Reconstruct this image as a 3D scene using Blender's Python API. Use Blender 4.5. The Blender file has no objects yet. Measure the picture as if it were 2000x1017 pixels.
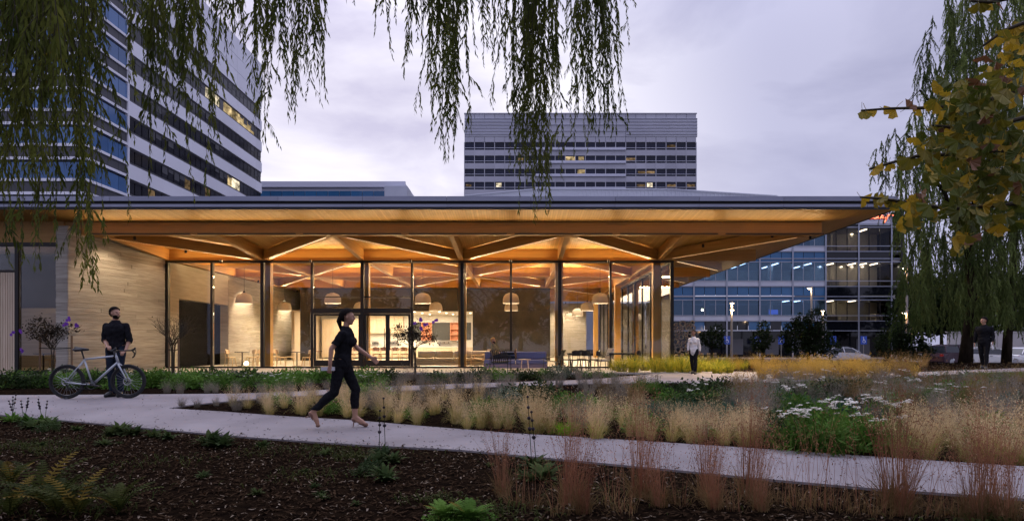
import bpy, math, random
import numpy as np
from mathutils import Vector, Matrix
random.seed(7); RNG = np.random.default_rng(7)
SC = bpy.context.scene
COL = SC.collection
R = math.radians
PI = math.pi

# ------------------------------------------------------------------ camera
EYE, FPX, CX, CY = 1.25, 1250.0, 1010.0, 672.0     # eye height, focal length and principal point in photo pixels
cam_d = bpy.data.cameras.new('camera'); cam = bpy.data.objects.new('camera', cam_d); COL.objects.link(cam)
cam.location = (0, 0, EYE); cam.rotation_euler = (R(90), 0, 0)
cam_d.sensor_width = 36; cam_d.lens = 36*FPX/2000
cam_d.shift_x = -(CX-1000)/2000; cam_d.shift_y = (CY-508.5)/2000
cam_d.clip_start = 0.1; cam_d.clip_end = 3000
SC.camera = cam

# ------------------------------------------------------------------ dusk sky
SUN_AZ, SUN_EL = R(-35), R(42)         # where the overcast is brightest, beyond and left of the pavilion
W = bpy.data.worlds.new('World'); SC.world = W; W.use_nodes = True
nt = W.node_tree; nt.nodes.clear()
def N(t, **kw):
    n = nt.nodes.new(t)
    for k, v in kw.items():
        setattr(n, k, v)
    return n
def L(a, b): nt.links.new(a, b)
out = N('ShaderNodeOutputWorld'); bg = N('ShaderNodeBackground'); L(bg.outputs[0], out.inputs[0])
bg.inputs['Strength'].default_value = 0.1
tc = N('ShaderNodeTexCoord')
sky = N('ShaderNodeTexSky', sky_type='NISHITA', sun_disc=False, sun_elevation=SUN_EL, sun_rotation=SUN_AZ)
sep = N('ShaderNodeSeparateXYZ'); L(tc.outputs['Generated'], sep.inputs[0])
# cloud deck: noise on the direction, flattened towards the horizon
mp = N('ShaderNodeMapping'); mp.inputs['Scale'].default_value = (1.5, 1.5, 4.2); mp.inputs['Location'].default_value = (0.4, 0.1, 0.3)
L(tc.outputs['Generated'], mp.inputs[0])
nz = N('ShaderNodeTexNoise'); nz.inputs['Scale'].default_value = 1.7; nz.inputs['Detail'].default_value = 6; nz.inputs['Roughness'].default_value = 0.52; nz.inputs['Distortion'].default_value = 0.35
L(mp.outputs[0], nz.inputs['Vector'])
# glow: closeness to the direction of the set sun
dot = N('ShaderNodeVectorMath', operation='DOT_PRODUCT'); L(tc.outputs['Generated'], dot.inputs[0])
gd = Vector((math.sin(R(-17))*math.cos(R(9)), math.cos(R(-17))*math.cos(R(9)), math.sin(R(9))))
dot.inputs[1].default_value = gd
glow = N('ShaderNodeMapRange', interpolation_type='SMOOTHSTEP'); L(dot.outputs['Value'], glow.inputs[0])
glow.inputs[1].default_value = 0.76; glow.inputs[2].default_value = 1.0
def mth(op, a, b):
    m = N('ShaderNodeMath', operation=op)
    for i, v in enumerate((a, b)):
        if isinstance(v, (int, float)): m.inputs[i].default_value = v
        else: L(v, m.inputs[i])
    return m.outputs[0]
def mixc(f, a, b):
    m = N('ShaderNodeMix', data_type='RGBA')
    if isinstance(f, (int, float)): m.inputs[0].default_value = f
    else: L(f, m.inputs[0])
    for i, v in ((6, a), (7, b)):
        if isinstance(v, tuple): m.inputs[i].default_value = (*v, 1)
        else: L(v, m.inputs[i])
    return m.outputs[2]
cl = N('ShaderNodeMapRange'); L(nz.outputs['Fac'], cl.inputs[0]); cl.inputs[1].default_value = 0.34; cl.inputs[2].default_value = 0.62
cloud = mixc(cl.outputs[0], (3.0, 3.05, 4.7), (5.0, 5.0, 6.8))
bright = mixc(cl.outputs[0], (5.9, 5.6, 7.3), (11.0, 10.6, 11.4))
deck = mixc(glow.outputs[0], cloud, bright)
# an overcast dome grows brighter towards the zenith, the same all round
zen = N('ShaderNodeMapRange', interpolation_type='SMOOTHSTEP'); L(sep.outputs['Z'], zen.inputs[0]); zen.inputs[1].default_value = 0.35; zen.inputs[2].default_value = 1.0; zen.inputs[3].default_value = 1.0; zen.inputs[4].default_value = 2.7
vm = N('ShaderNodeVectorMath', operation='SCALE'); L(mixc(0.97, sky.outputs[0], deck), vm.inputs[0]); L(zen.outputs[0], vm.inputs['Scale'])
L(vm.outputs[0], bg.inputs['Color'])

sun_d = bpy.data.lights.new('sun', 'SUN'); sun_o = bpy.data.objects.new('sun', sun_d); COL.objects.link(sun_o)
sun_d.energy = 0.75; sun_d.angle = R(70); sun_d.color = (1.0, 0.95, 0.92)
sun_o.location = (-10, 60, 30)
_v = Vector((math.sin(SUN_AZ)*math.cos(SUN_EL), math.cos(SUN_AZ)*math.cos(SUN_EL), math.sin(SUN_EL)))
sun_o.rotation_euler = _v.to_track_quat('Z', 'Y').to_euler()

SC.view_settings.view_transform = 'Standard'; SC.view_settings.look = 'None'
SC.view_settings.exposure = 0.2; SC.view_settings.gamma = 1.0; SC.view_settings.use_curve_mapping = False
SC.render.engine = 'CYCLES'
cy = SC.cycles
cy.use_denoising = True
cy.max_bounces = 8; cy.diffuse_bounces = 3; cy.glossy_bounces = 3; cy.transmission_bounces = 4; cy.transparent_max_bounces = 16
cy.sample_clamp_indirect = 4.0; cy.caustics_reflective = False; cy.caustics_refractive = False
cy.use_light_tree = True

# ------------------------------------------------------------------ terrain
def sm(t):
    t = np.clip(t, 0, 1); return t*t*(3-2*t)
def gz(x, y):
    """height of the ground: a low garden mound, falling to the car park beyond"""
    z = 0.17*sm((y-9.0)/4.0) - 0.08*sm((y-15)/7.0)
    z = z + 0.27*sm((x-6)/9.0)*sm((y-13)/8.0)
    far = -0.45 - z
    return z + far*sm((y-30)/14.0)
def at(px, d): return (px-CX)*d/FPX
def zat(py, d): return EYE + (CY-py)*d/FPX
def G(px, py):
    """the ground point seen at a photo pixel"""
    z = 0.0
    for _ in range(30):
        d = max(1.0, FPX*(EYE-z)/max(py-CY, 4)); d = min(d, 70)
        z = 0.5*z + 0.5*float(gz(at(px, d), d))
    return at(px, d), d, z

# ------------------------------------------------------------------ helpers
WLOC = {}
def tag(o, label=None, cat=None, group=None, kind=None):
    if label: o['label'] = label
    if cat: o['category'] = cat
    if group: o['group'] = group
    if kind: o['kind'] = kind
    return o
def thing(name, label, cat, loc=(0, 0, 0), rz=0.0, group=None):
    o = bpy.data.objects.new(name, None); COL.objects.link(o); o.empty_display_size = 0.2
    o.location = loc; o.rotation_euler = (0, 0, rz)
    return tag(o, label, cat, group)
def link(name, me, parent=None, loc=(0, 0, 0), rot=(0, 0, 0), scale=(1, 1, 1)):
    o = bpy.data.objects.new(name, me); COL.objects.link(o)
    o.location = loc; o.rotation_euler = rot; o.scale = scale
    if parent is not None: o.parent = parent
    return o
class MB:
    def __init__(s): s.v = []; s.f = []; s.m = []; s.n = 0
    def add(s, verts, faces, mi=0):
        b = s.n; s.v.extend([tuple(p) for p in verts]); s.n += len(verts)
        for f in faces: s.f.append(tuple(i+b for i in f)); s.m.append(mi)
        return s
    def box(s, x0, x1, y0, y1, z0, z1, mi=0):
        return s.add([(x0,y0,z0),(x1,y0,z0),(x1,y1,z0),(x0,y1,z0),(x0,y0,z1),(x1,y0,z1),(x1,y1,z1),(x0,y1,z1)],
              [(0,3,2,1),(4,5,6,7),(0,1,5,4),(1,2,6,5),(2,3,7,6),(3,0,4,7)], mi)
    def cbox(s, c, d, mi=0): return s.box(c[0]-d[0]/2, c[0]+d[0]/2, c[1]-d[1]/2, c[1]+d[1]/2, c[2]-d[2]/2, c[2]+d[2]/2, mi)
    def bar(s, a, b, w, h, up=(0, 0, 1), mi=0):
        """box from a to b, w wide and h deep (h along up)"""
        a, b, up = Vector(a), Vector(b), Vector(up); d = (b-a).normalized()
        sx = d.cross(up); sx.normalize(); u = sx.cross(d); sx *= w/2; u *= h/2
        return s.add([a-sx-u, a+sx-u, a+sx+u, a-sx+u, b-sx-u, b+sx-u, b+sx+u, b-sx+u],
              [(0,1,2,3),(7,6,5,4),(0,4,5,1),(1,5,6,2),(2,6,7,3),(3,7,4,0)], mi)
    def tube(s, pts, r, n=8, mi=0, cap=True):
        pts = [Vector(p) for p in pts]; k = len(pts)
        rs = r if isinstance(r, (list, tuple)) else [r]*k
        vs = []; prev = None
        for i, p in enumerate(pts):
            d = (pts[min(i+1, k-1)]-pts[max(i-1, 0)]).normalized()
            ref = prev if prev is not None else (Vector((0, 0, 1)) if abs(d.z) < .9 else Vector((1, 0, 0)))
            u = (ref - d*ref.dot(d))
            if u.length < 1e-5: u = d.orthogonal()
            u.normalize(); w = d.cross(u); prev = u
            for j in range(n):
                a = 2*PI*j/n; vs.append(p+(u*math.cos(a)+w*math.sin(a))*rs[i])
        fs = []
        for i in range(k-1):
            for j in range(n):
                fs.append((i*n+j, i*n+(j+1) % n, (i+1)*n+(j+1) % n, (i+1)*n+j))
        if cap: fs.append(tuple(range(n))[::-1]); fs.append(tuple((k-1)*n+j for j in range(n)))
        return s.add(vs, fs, mi)
    def lathe(s, prof, n=16, c=(0, 0, 0), mi=0):
        vs = []
        for r, z in prof:
            for j in range(n):
                a = 2*PI*j/n; vs.append((c[0]+r*math.cos(a), c[1]+r*math.sin(a), c[2]+z))
        fs = [(i*n+j, i*n+(j+1) % n, (i+1)*n+(j+1) % n, (i+1)*n+j) for i in range(len(prof)-1) for j in range(n)]
        return s.add(vs, fs, mi)
    def ball(s, c, r, n=10, m=7, mi=0):
        rx, ry, rz = r if isinstance(r, tuple) else (r, r, r)
        vs = []
        for i in range(m+1):
            t = PI*i/m
            for j in range(n):
                a = 2*PI*j/n; vs.append((c[0]+rx*math.sin(t)*math.cos(a), c[1]+ry*math.sin(t)*math.sin(a), c[2]-rz*math.cos(t)))
        fs = [(i*n+j, i*n+(j+1) % n, (i+1)*n+(j+1) % n, (i+1)*n+j) for i in range(m) for j in range(n)]
        return s.add(vs, fs, mi)
    def torus(s, c, Rr, r, axis='y', n=24, k=8, mi=0):
        vs = []
        for i in range(n):
            a = 2*PI*i/n
            for j in range(k):
                b = 2*PI*j/k; q = Rr+r*math.cos(b); p = (q*math.cos(a), q*math.sin(a), r*math.sin(b))
                if axis == 'y': p = (p[0], p[2], p[1])
                elif axis == 'x': p = (p[2], p[0], p[1])
                vs.append((c[0]+p[0], c[1]+p[1], c[2]+p[2]))
        fs = [(i*k+j, i*k+(j+1) % k, ((i+1) % n)*k+(j+1) % k, ((i+1) % n)*k+j) for i in range(n) for j in range(k)]
        return s.add(vs, fs, mi)
    def prism(s, poly, y0, y1, mi=0):
        """outline in x,z pushed from y0 to y1"""
        n = len(poly)
        vs = [(x, y0, z) for x, z in poly]+[(x, y1, z) for x, z in poly]
        return s.add(vs, [tuple(range(n)), tuple(range(2*n-1, n-1, -1))]+[(i, i+n, (i+1) % n+n, (i+1) % n) for i in range(n)], mi)
    def mesh(s, name, mats, smooth=False, off=(0, 0, 0)):
        me = bpy.data.meshes.new(name)
        v = [(p[0]-off[0], p[1]-off[1], p[2]-off[2]) for p in s.v]
        me.from_pydata(v, [], s.f)
        for m in (mats if isinstance(mats, (list, tuple)) else [mats]): me.materials.append(m)
        if any(s.m): me.polygons.foreach_set('material_index', s.m)
        if smooth: me.polygons.foreach_set('use_smooth', [True]*len(s.f))
        me.update(); return me
    def build(s, name, mats, parent=None, smooth=False, world=False, loc=(0, 0, 0)):
        off = tuple(parent.location) if (world and parent is not None) else (0, 0, 0)
        return link(name, s.mesh(name, mats, smooth, off), parent, loc)

_UNIT = {}
def unit_box(m):
    if m.name not in _UNIT:
        _UNIT[m.name] = MB().box(-.5, .5, -.5, .5, -.5, .5).mesh('box_'+m.name, m)
    return _UNIT[m.name]
def piece(name, m, x0, x1, y0, y1, z0, z1, parent=None, rot=(0, 0, 0)):
    """a box piece that shares one mesh with every other piece of its material (world coordinates)"""
    o = link(name, unit_box(m), parent)
    off = Vector((0, 0, 0))
    q = parent
    while q is not None: off += q.location; q = q.parent
    o.location = Vector(((x0+x1)/2, (y0+y1)/2, (z0+z1)/2))-off; o.scale = (abs(x1-x0), abs(y1-y0), abs(z1-z0)); o.rotation_euler = rot
    return o
def copy_tree(o, parent=None):
    c = o.copy(); COL.objects.link(c); c.parent = parent
    for ch in o.children: copy_tree(ch, c)
    return c

# ------------------------------------------------------------------ materials
def mat(name, c1, c2=None, scale=(3, 3, 3), rough=.6, metal=0.0, bump=0.0, bscale=None, rnd=0.0, detail=4, spec=None, transl=0.0, coord='pos', lo=.35, hi=.65):
    m = bpy.data.materials.new(name); m.use_nodes = True; t = m.node_tree; ns = t.nodes; ns.clear()
    o = ns.new('ShaderNodeOutputMaterial'); b = ns.new('ShaderNodeBsdfPrincipled')
    b.inputs['Base Color'].default_value = (*c1, 1); b.inputs['Roughness'].default_value = rough; b.inputs['Metallic'].default_value = metal
    if spec is not None: b.inputs['Specular IOR Level'].default_value = spec
    vec = None
    if c2 is not None or bump:
        g = ns.new('ShaderNodeNewGeometry') if coord == 'pos' else ns.new('ShaderNodeTexCoord')
        mp = ns.new('ShaderNodeMapping'); mp.inputs['Scale'].default_value = scale
        t.links.new(g.outputs['Position' if coord == 'pos' else 'Object'], mp.inputs[0]); vec = mp.outputs[0]
    colout = None
    if c2 is not None:
        n = ns.new('ShaderNodeTexNoise'); n.inputs['Scale'].default_value = 1; n.inputs['Detail'].default_value = detail; t.links.new(vec, n.inputs['Vector'])
        r = ns.new('ShaderNodeMapRange'); r.inputs[1].default_value = lo; r.inputs[2].default_value = hi; t.links.new(n.outputs['Fac'], r.inputs[0])
        x = ns.new('ShaderNodeMix'); x.data_type = 'RGBA'; x.inputs[6].default_value = (*c1, 1); x.inputs[7].default_value = (*c2, 1)
        t.links.new(r.outputs[0], x.inputs[0]); colout = x.outputs[2]
    if rnd:
        oi = ns.new('ShaderNodeObjectInfo'); r2 = ns.new('ShaderNodeMapRange'); t.links.new(oi.outputs['Random'], r2.inputs[0])
        r2.inputs[3].default_value = 1-rnd; r2.inputs[4].default_value = 1+rnd
        h = ns.new('ShaderNodeHueSaturation')
        if colout is not None: t.links.new(colout, h.inputs['Color'])
        else: h.inputs['Color'].default_value = (*c1, 1)
        t.links.new(r2.outputs[0], h.inputs['Value']); colout = h.outputs[0]
    if colout is not None: t.links.new(colout, b.inputs['Base Color'])
    if bump:
        n2 = ns.new('ShaderNodeTexNoise'); n2.inputs['Scale'].default_value = bscale or 1; n2.inputs['Detail'].default_value = 5; t.links.new(vec, n2.inputs['Vector'])
        bp = ns.new('ShaderNodeBump'); bp.inputs['Strength'].default_value = bump; bp.inputs['Distance'].default_value = .02
        t.links.new(n2.outputs['Fac'], bp.inputs['Height']); t.links.new(bp.outputs[0], b.inputs['Normal'])
    if transl:
        tr = ns.new('ShaderNodeBsdfTranslucent'); mx = ns.new('ShaderNodeMixShader'); mx.inputs[0].default_value = transl
        if colout is not None: t.links.new(colout, tr.inputs[0])
        else: tr.inputs[0].default_value = (*c1, 1)
        t.links.new(b.outputs[0], mx.inputs[1]); t.links.new(tr.outputs[0], mx.inputs[2]); t.links.new(mx.outputs[0], o.inputs[0])
    else: t.links.new(b.outputs[0], o.inputs[0])
    return m
def emit(name, c, s):
    m = bpy.data.materials.new(name); m.use_nodes = True; t = m.node_tree; t.nodes.clear()
    o = t.nodes.new('ShaderNodeOutputMaterial'); e = t.nodes.new('ShaderNodeEmission'); e.inputs[0].default_value = (*c, 1); e.inputs[1].default_value = s
    t.links.new(e.outputs[0], o.inputs[0]); return m
def glass(name, tint, ior=1.5, rough=0.0, wave=0.0, refl=(1, 1, 1), boost=1.0):
    """thin pane: clear with a tint, mirror-like by angle"""
    m = bpy.data.materials.new(name); m.use_nodes = True; t = m.node_tree; ns = t.nodes; ns.clear()
    o = ns.new('ShaderNodeOutputMaterial'); mx = ns.new('ShaderNodeMixShader'); tr = ns.new('ShaderNodeBsdfTransparent'); gl = ns.new('ShaderNodeBsdfGlossy')
    tr.inputs[0].default_value = (*tint, 1); gl.inputs[0].default_value = (*refl, 1); gl.inputs['Roughness'].default_value = rough
    fr = ns.new('ShaderNodeFresnel'); fr.inputs[0].default_value = ior
    mu = ns.new('ShaderNodeMath'); mu.operation = 'MULTIPLY'; mu.inputs[1].default_value = boost; mu.use_clamp = True
    t.links.new(fr.outputs[0], mu.inputs[0]); t.links.new(mu.outputs[0], mx.inputs[0])
    t.links.new(tr.outputs[0], mx.inputs[1]); t.links.new(gl.outputs[0], mx.inputs[2]); t.links.new(mx.outputs[0], o.inputs[0])
    if wave:
        g = ns.new('ShaderNodeNewGeometry'); n = ns.new('ShaderNodeTexNoise'); n.inputs['Scale'].default_value = .9; t.links.new(g.outputs['Position'], n.inputs['Vector'])
        bp = ns.new('ShaderNodeBump'); bp.inputs['Strength'].default_value = wave; bp.inputs['Distance'].default_value = .02
        t.links.new(n.outputs['Fac'], bp.inputs['Height']); t.links.new(bp.outputs[0], gl.inputs['Normal'])
    return m
def planked(name, c1, c2, width, axis='X', rough=.5, groove=.5, rnd=.25, grain=(1, 1, 1), dark=.45):
    """timber boards of one width side by side: each board its own tone, grain along it and a fine joint"""
    m = bpy.data.materials.new(name); m.use_nodes = True; t = m.node_tree; ns = t.nodes; ns.clear()
    o = ns.new('ShaderNodeOutputMaterial'); b = ns.new('ShaderNodeBsdfPrincipled'); t.links.new(b.outputs[0], o.inputs[0]); b.inputs['Roughness'].default_value = rough
    b.inputs['Specular IOR Level'].default_value = .3
    g = ns.new('ShaderNodeNewGeometry'); sp = ns.new('ShaderNodeSeparateXYZ'); t.links.new(g.outputs['Position'], sp.inputs[0])
    dv = ns.new('ShaderNodeMath'); dv.operation = 'DIVIDE'; dv.inputs[1].default_value = width; t.links.new(sp.outputs[axis], dv.inputs[0])
    fl = ns.new('ShaderNodeMath'); fl.operation = 'FLOOR'; t.links.new(dv.outputs[0], fl.inputs[0])
    fr = ns.new('ShaderNodeMath'); fr.operation = 'FRACT'; t.links.new(dv.outputs[0], fr.inputs[0])
    wn = ns.new('ShaderNodeTexWhiteNoise'); wn.noise_dimensions = '1D'; t.links.new(fl.outputs[0], wn.inputs['W'])
    mp = ns.new('ShaderNodeMapping'); mp.inputs['Scale'].default_value = grain; t.links.new(g.outputs['Position'], mp.inputs[0])
    n = ns.new('ShaderNodeTexNoise'); n.inputs['Scale'].default_value = 1; n.inputs['Detail'].default_value = 5; t.links.new(mp.outputs[0], n.inputs['Vector'])
    ad = ns.new('ShaderNodeMath'); ad.operation = 'MULTIPLY_ADD'; t.links.new(n.outputs['Fac'], ad.inputs[0]); ad.inputs[1].default_value = .9; ad.inputs[2].default_value = -.2
    a2 = ns.new('ShaderNodeMath'); a2.operation = 'MULTIPLY_ADD'; t.links.new(wn.outputs['Value'], a2.inputs[0]); a2.inputs[1].default_value = rnd*2; t.links.new(ad.outputs[0], a2.inputs[2]); a2.use_clamp = True
    x = ns.new('ShaderNodeMix'); x.data_type = 'RGBA'; x.inputs[6].default_value = (*c1, 1); x.inputs[7].default_value = (*c2, 1); t.links.new(a2.outputs[0], x.inputs[0])
    gr = ns.new('ShaderNodeMath'); gr.operation = 'LESS_THAN'; gr.inputs[1].default_value = .07; t.links.new(fr.outputs[0], gr.inputs[0])
    gm = ns.new('ShaderNodeMath'); gm.operation = 'MULTIPLY'; gm.inputs[1].default_value = groove; t.links.new(gr.outputs[0], gm.inputs[0])
    x2 = ns.new('ShaderNodeMix'); x2.data_type = 'RGBA'; t.links.new(gm.outputs[0], x2.inputs[0]); t.links.new(x.outputs[2], x2.inputs[6]); x2.inputs[7].default_value = (c1[0]*dark, c1[1]*dark, c1[2]*dark, 1)
    t.links.new(x2.outputs[2], b.inputs['Base Color'])
    bp = ns.new('ShaderNodeBump'); bp.inputs['Strength'].default_value = .25; bp.inputs['Distance'].default_value = .004; bp.invert = True
    t.links.new(gr.outputs[0], bp.inputs['Height']); t.links.new(bp.outputs[0], b.inputs['Normal'])
    return m

M = {}
M['soil'] = mat('mulch_soil', (.006, .004, .003), (.016, .010, .006), (9, 9, 9), 1.0, bump=1.0, bscale=4, spec=0.0)
M['chip'] = mat('bark_chip', (.014, .008, .005), (.060, .037, .021), (31, 31, 31), 1.0, spec=0.0, lo=.3, hi=.7)
M['chip_pale'] = mat('dry_leaf_litter', (.12, .085, .055), (.26, .21, .155), (23, 23, 23), .9, spec=0.0)
M['path'] = mat('path_concrete', (.20, .178, .18), (.285, .258, .26), (.9, .9, .9), .85, bump=.35, bscale=30, detail=12, spec=.2, lo=.3, hi=.7)
M['path_sand'] = mat('terrace_concrete', (.46, .42, .36), (.55, .51, .44), (1.2, 1.2, 1.2), .75, bump=.15, bscale=30, detail=8)
M['asphalt'] = mat('asphalt', (.045, .045, .05), (.06, .06, .065), (2, 2, 2), .85)
M['lawn'] = mat('lawn_soil', (.02, .035, .01), (.03, .05, .012), (5, 5, 5), .9)
M['glulam'] = planked('glulam', (.48, .245, .065), (.64, .36, .11), .043, 'Z', .45, .25, .22, (1.2, 1.2, 16), .7)
M['column'] = planked('glulam_column', (.58, .31, .085), (.72, .43, .14), .04, 'X', .45, .2, .2, (16, 16, .8), .75)
M['soffit'] = planked('soffit_board', (.52, .295, .085), (.72, .45, .15), .095, 'X', .5, .7, .25, (14, .9, 6), .5)
M['soffit_side'] = M['soffit']
M['concrete'] = mat('board_formed_concrete', (.32, .285, .235), (.44, .40, .335), (1.2, 1.2, 18), .9, bump=.6, bscale=2, rnd=.13, detail=7, spec=.2)
M['concrete_plain'] = mat('concrete_core', (.33, .295, .25), (.41, .37, .32), (.8, .8, 9), .85, bump=.3, bscale=2, detail=7)
M['black'] = mat('black_metal', (.012, .012, .013), rough=.45)
M['bronze'] = mat('dark_bronze_frame', (.022, .019, .018), rough=.4, metal=.4)
M['fascia'] = mat('fascia_zinc', (.23, .24, .31), (.28, .29, .36), (.5, 3, 3), .38, metal=.55, bump=.05, bscale=2, rnd=.08)
M['fascia_dark'] = mat('fascia_shadow_band', (.012, .012, .014), rough=.6)
M['roof_white'] = mat('white_standing_seam', (.62, .64, .72), (.7, .72, .79), (.4, .4, .4), .4, metal=.2)
M['roof_dark'] = mat('roof_membrane', (.06, .06, .065), rough=.9)
M['floor'] = mat('interior_floor', (.42, .37, .30), (.5, .45, .37), (1, 1, 1), .35)
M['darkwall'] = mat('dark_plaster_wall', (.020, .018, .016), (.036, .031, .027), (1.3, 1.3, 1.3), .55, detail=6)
M['white'] = mat('white_plaster', (.72, .68, .62), rough=.7)
M['cabinet'] = mat('oak_veneer', (.55, .43, .30), (.64, .52, .38), (14, 14, 1), .5)
M['counter'] = mat('counter_oak', (.42, .25, .12), (.5, .32, .16), (1, 12, 12), .45)
M['blackboard'] = mat('slate_panel', (.05, .05, .05), rough=.6)
M['salmon'] = mat('salmon_shelf', (.62, .27, .15), rough=.55)
M['steel'] = mat('brushed_steel', (.6, .6, .6), rough=.3, metal=.9)
M['pane'] = glass('clear_pane', (.95, .96, .95), 1.45, 0.0, .12, boost=.9)
M['led'] = emit('led_strip', (1.0, .74, .42), 3.2)
M['lamp_glow'] = emit('pendant_diffuser', (1.0, .78, .5), 7)
M['down'] = emit('downlight_lens', (1.0, .80, .52), 14)
M['shade'] = mat('pendant_shade_felt', (.62, .55, .47), (.68, .61, .53), (20, 20, 20), .8)
M['batten'] = mat('pale_timber_batten', (.62, .48, .34), (.70, .56, .41), (9, 9, 1), .55, rnd=.1)
M['beige'] = mat('beige_upholstery', (.42, .36, .28), (.48, .42, .33), (40, 40, 40), .9)
M['blue_fabric'] = mat('blue_upholstery', (.125, .14, .27), (.16, .175, .32), (40, 40, 40), .9)
M['oak'] = mat('light_oak', (.62, .45, .27), (.7, .53, .34), (12, 12, 12), .5)
M['brownchair'] = mat('brown_leather_shell', (.20, .095, .045), (.25, .12, .06), (6, 6, 6), .5)
M['olive_metal'] = mat('olive_slat_metal', (.09, .085, .045), rough=.45)
M['black_slat'] = mat('black_slat_metal', (.014, .014, .013), rough=.4)
M['cushion'] = mat('pale_cushion', (.5, .45, .4), rough=.9)
# ================================================================== GROUND
def pix(x, y, z): return CX+FPX*x/y, CY-FPX*(z-EYE)/y
def lerp_line(pts):
    xs = [p[0] for p in pts]; ys = [p[1] for p in pts]
    return lambda q: float(np.interp(q, xs, ys))
NEAR = lerp_line([(-500, 790), (-200, 803), (0, 812), (160, 826), (330, 842), (500, 857), (700, 871), (900, 881), (1100, 900), (1300, 919), (1500, 939), (1700, 957), (2000, 978), (2300, 1000)])
FAR = lerp_line([(330, 799), (430, 805), (550, 814), (700, 823), (850, 836), (1000, 848), (1200, 860), (1400, 873), (1600, 887), (1800, 901), (2000, 914), (2300, 934)])
UTOP = lerp_line([(-500, 778), (0, 773), (200, 772), (330, 771), (450, 770), (560, 767), (700, 758), (850, 752), (1000, 747), (1150, 742), (1250, 733), (1330, 727), (1400, 725), (1480, 727), (1560, 738), (1700, 731), (2000, 719), (2300, 709)])
UBOT = lerp_line([(330, 799), (380, 791), (470, 783), (560, 776), (700, 768), (850, 761), (1000, 755), (1150, 750), (1300, 748), (1420, 748), (1560, 745), (1700, 739), (2000, 726), (2300, 715)])

def grid_mesh(name, xs, ys, m, hole=None):
    X, Y = np.meshgrid(xs, ys); Z = gz(X, Y)
    nx = len(xs); v = np.stack([X.ravel(), Y.ravel(), Z.ravel()], 1)
    f = []
    for j in range(len(ys)-1):
        for i in range(nx-1): f.append((j*nx+i, j*nx+i+1, (j+1)*nx+i+1, (j+1)*nx+i))
    me = bpy.data.meshes.new(name); me.from_pydata(v.tolist(), [], f); me.materials.append(m)
    me.polygons.foreach_set('use_smooth', [True]*len(f))
    return link(name, me)
xs = np.concatenate([np.linspace(-400, -40, 12), np.linspace(-36, 36, 145), np.linspace(40, 400, 12)])
ys = np.concatenate([np.linspace(-30, 3, 12), np.linspace(3.5, 46, 120), np.linspace(50, 120, 12), np.linspace(200, 1800, 6)])
tag(grid_mesh('ground', xs, ys, M['soil']), kind='structure')

def strip(mb, lo, hi, p0, p1, lift=.022, step=20, rows=5):
    cols = list(range(p0, p1+1, step)); grid = []
    for q in cols:
        a = Vector(G(q, lo(q))); b = Vector(G(q, hi(q)))
        row = []
        for k in range(rows+1):
            p = a.lerp(b, k/rows); row.append((p.x, p.y, float(gz(p.x, p.y))+lift))
        grid.append(row)
    vs = [p for r in grid for p in r]; n = rows+1; fs = []
    for i in range(len(cols)-1):
        for k in range(rows): fs.append((i*n+k, (i+1)*n+k, (i+1)*n+k+1, i*n+k+1))
    mb.add(vs, fs)
    for k in (0, rows):                                             # edges of the slab
        e = [r[k] for r in grid]; ev = e+[(p[0], p[1], p[2]-.09) for p in e]; c = len(e)
        mb.add(ev, [(i, i+1, i+1+c, i+c) for i in range(c-1)])
pm = MB()
strip(pm, NEAR, UTOP, -500, 330, step=10, rows=9); strip(pm, NEAR, FAR, 330, 2300, step=10); strip(pm, UBOT, UTOP, 330, 2300, step=10)
pth = pm.build('path', M['path']); tag(pth, kind='structure')
for p in pth.data.polygons: p.use_smooth = False

lawn = MB()
strip(lawn, lerp_line([(1880, 742), (2300, 750)]), lerp_line([(1880, 729), (2000, 727), (2300, 717)]), 1880, 2300, lift=.012)
tag(lawn.build('lawn', M['lawn']), kind='structure')
lot = MB(); lot.box(9, 140, 45, 73.5, -.7, -.44); tag(lot.build('car_park', M['asphalt']), kind='structure')
kerb = MB(); kerb.box(9, 140, 73.55, 76, -.7, -.31); tag(kerb.build('pavement', M['path_sand']), kind='structure')

# bark mulch and leaf litter: loose, nobody could count it
def scatter_chips(name, n, m, region, size, keep):
    pts = []
    while len(pts) < n:
        x = RNG.uniform(region[0], region[1]); y = RNG.uniform(region[2], region[3])
        z = float(gz(x, y)); u, v = pix(x, y, z)
        if keep(u, v): pts.append((x, y, z))
    V = []; F = []
    for i, (x, y, z) in enumerate(pts):
        l = random.uniform(*size)/2; w = l*random.uniform(.16, .42); a = random.uniform(0, 2*PI); t = random.uniform(-.5, .5); up = random.uniform(.004, .022)
        c, s = math.cos(a), math.sin(a); b = random.uniform(-.012, .014)
        q = [(-l, -w*.6, -t*l*.5), (0, -w, b), (l, -w*.4, t*l*.5), (l*.9, w*.5, t*l*.5), (0, w, b), (-l, w*.4, -t*l*.5)]
        k = len(V)
        V += [(x+c*p-s*o, y+s*p+c*o, z+up+h) for p, o, h in q]; F += [(k, k+1, k+4, k+5), (k+1, k+2, k+3, k+4)]
    me = bpy.data.meshes.new(name); me.from_pydata(V, [], F); me.materials.append(m)
    return tag(link(name, me), kind='stuff')
front = lambda u, v: v > NEAR(u)+2 and -200 < u < 2200
mid = lambda u, v: 340 < u < 2200 and UBOT(u)+1 < v < FAR(u)-1
scatter_chips('bark_mulch', 17000, M['chip'], (-9, 7, 3.9, 11), (.02, .075), front)
scatter_chips('leaf_litter', 2600, M['chip_pale'], (-9, 7, 3.9, 11), (.02, .06), front)
scatter_chips('bark_mulch', 5000, M['chip'], (-7, 10, 6.5, 13), (.025, .08), mid)
back = lambda u, v: -200 < u < 1250 and v < UTOP(u)-1 and v > 725
scatter_chips('bark_mulch', 3500, M['chip'], (-16, 5, 13, 25), (.03, .09), back)

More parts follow.
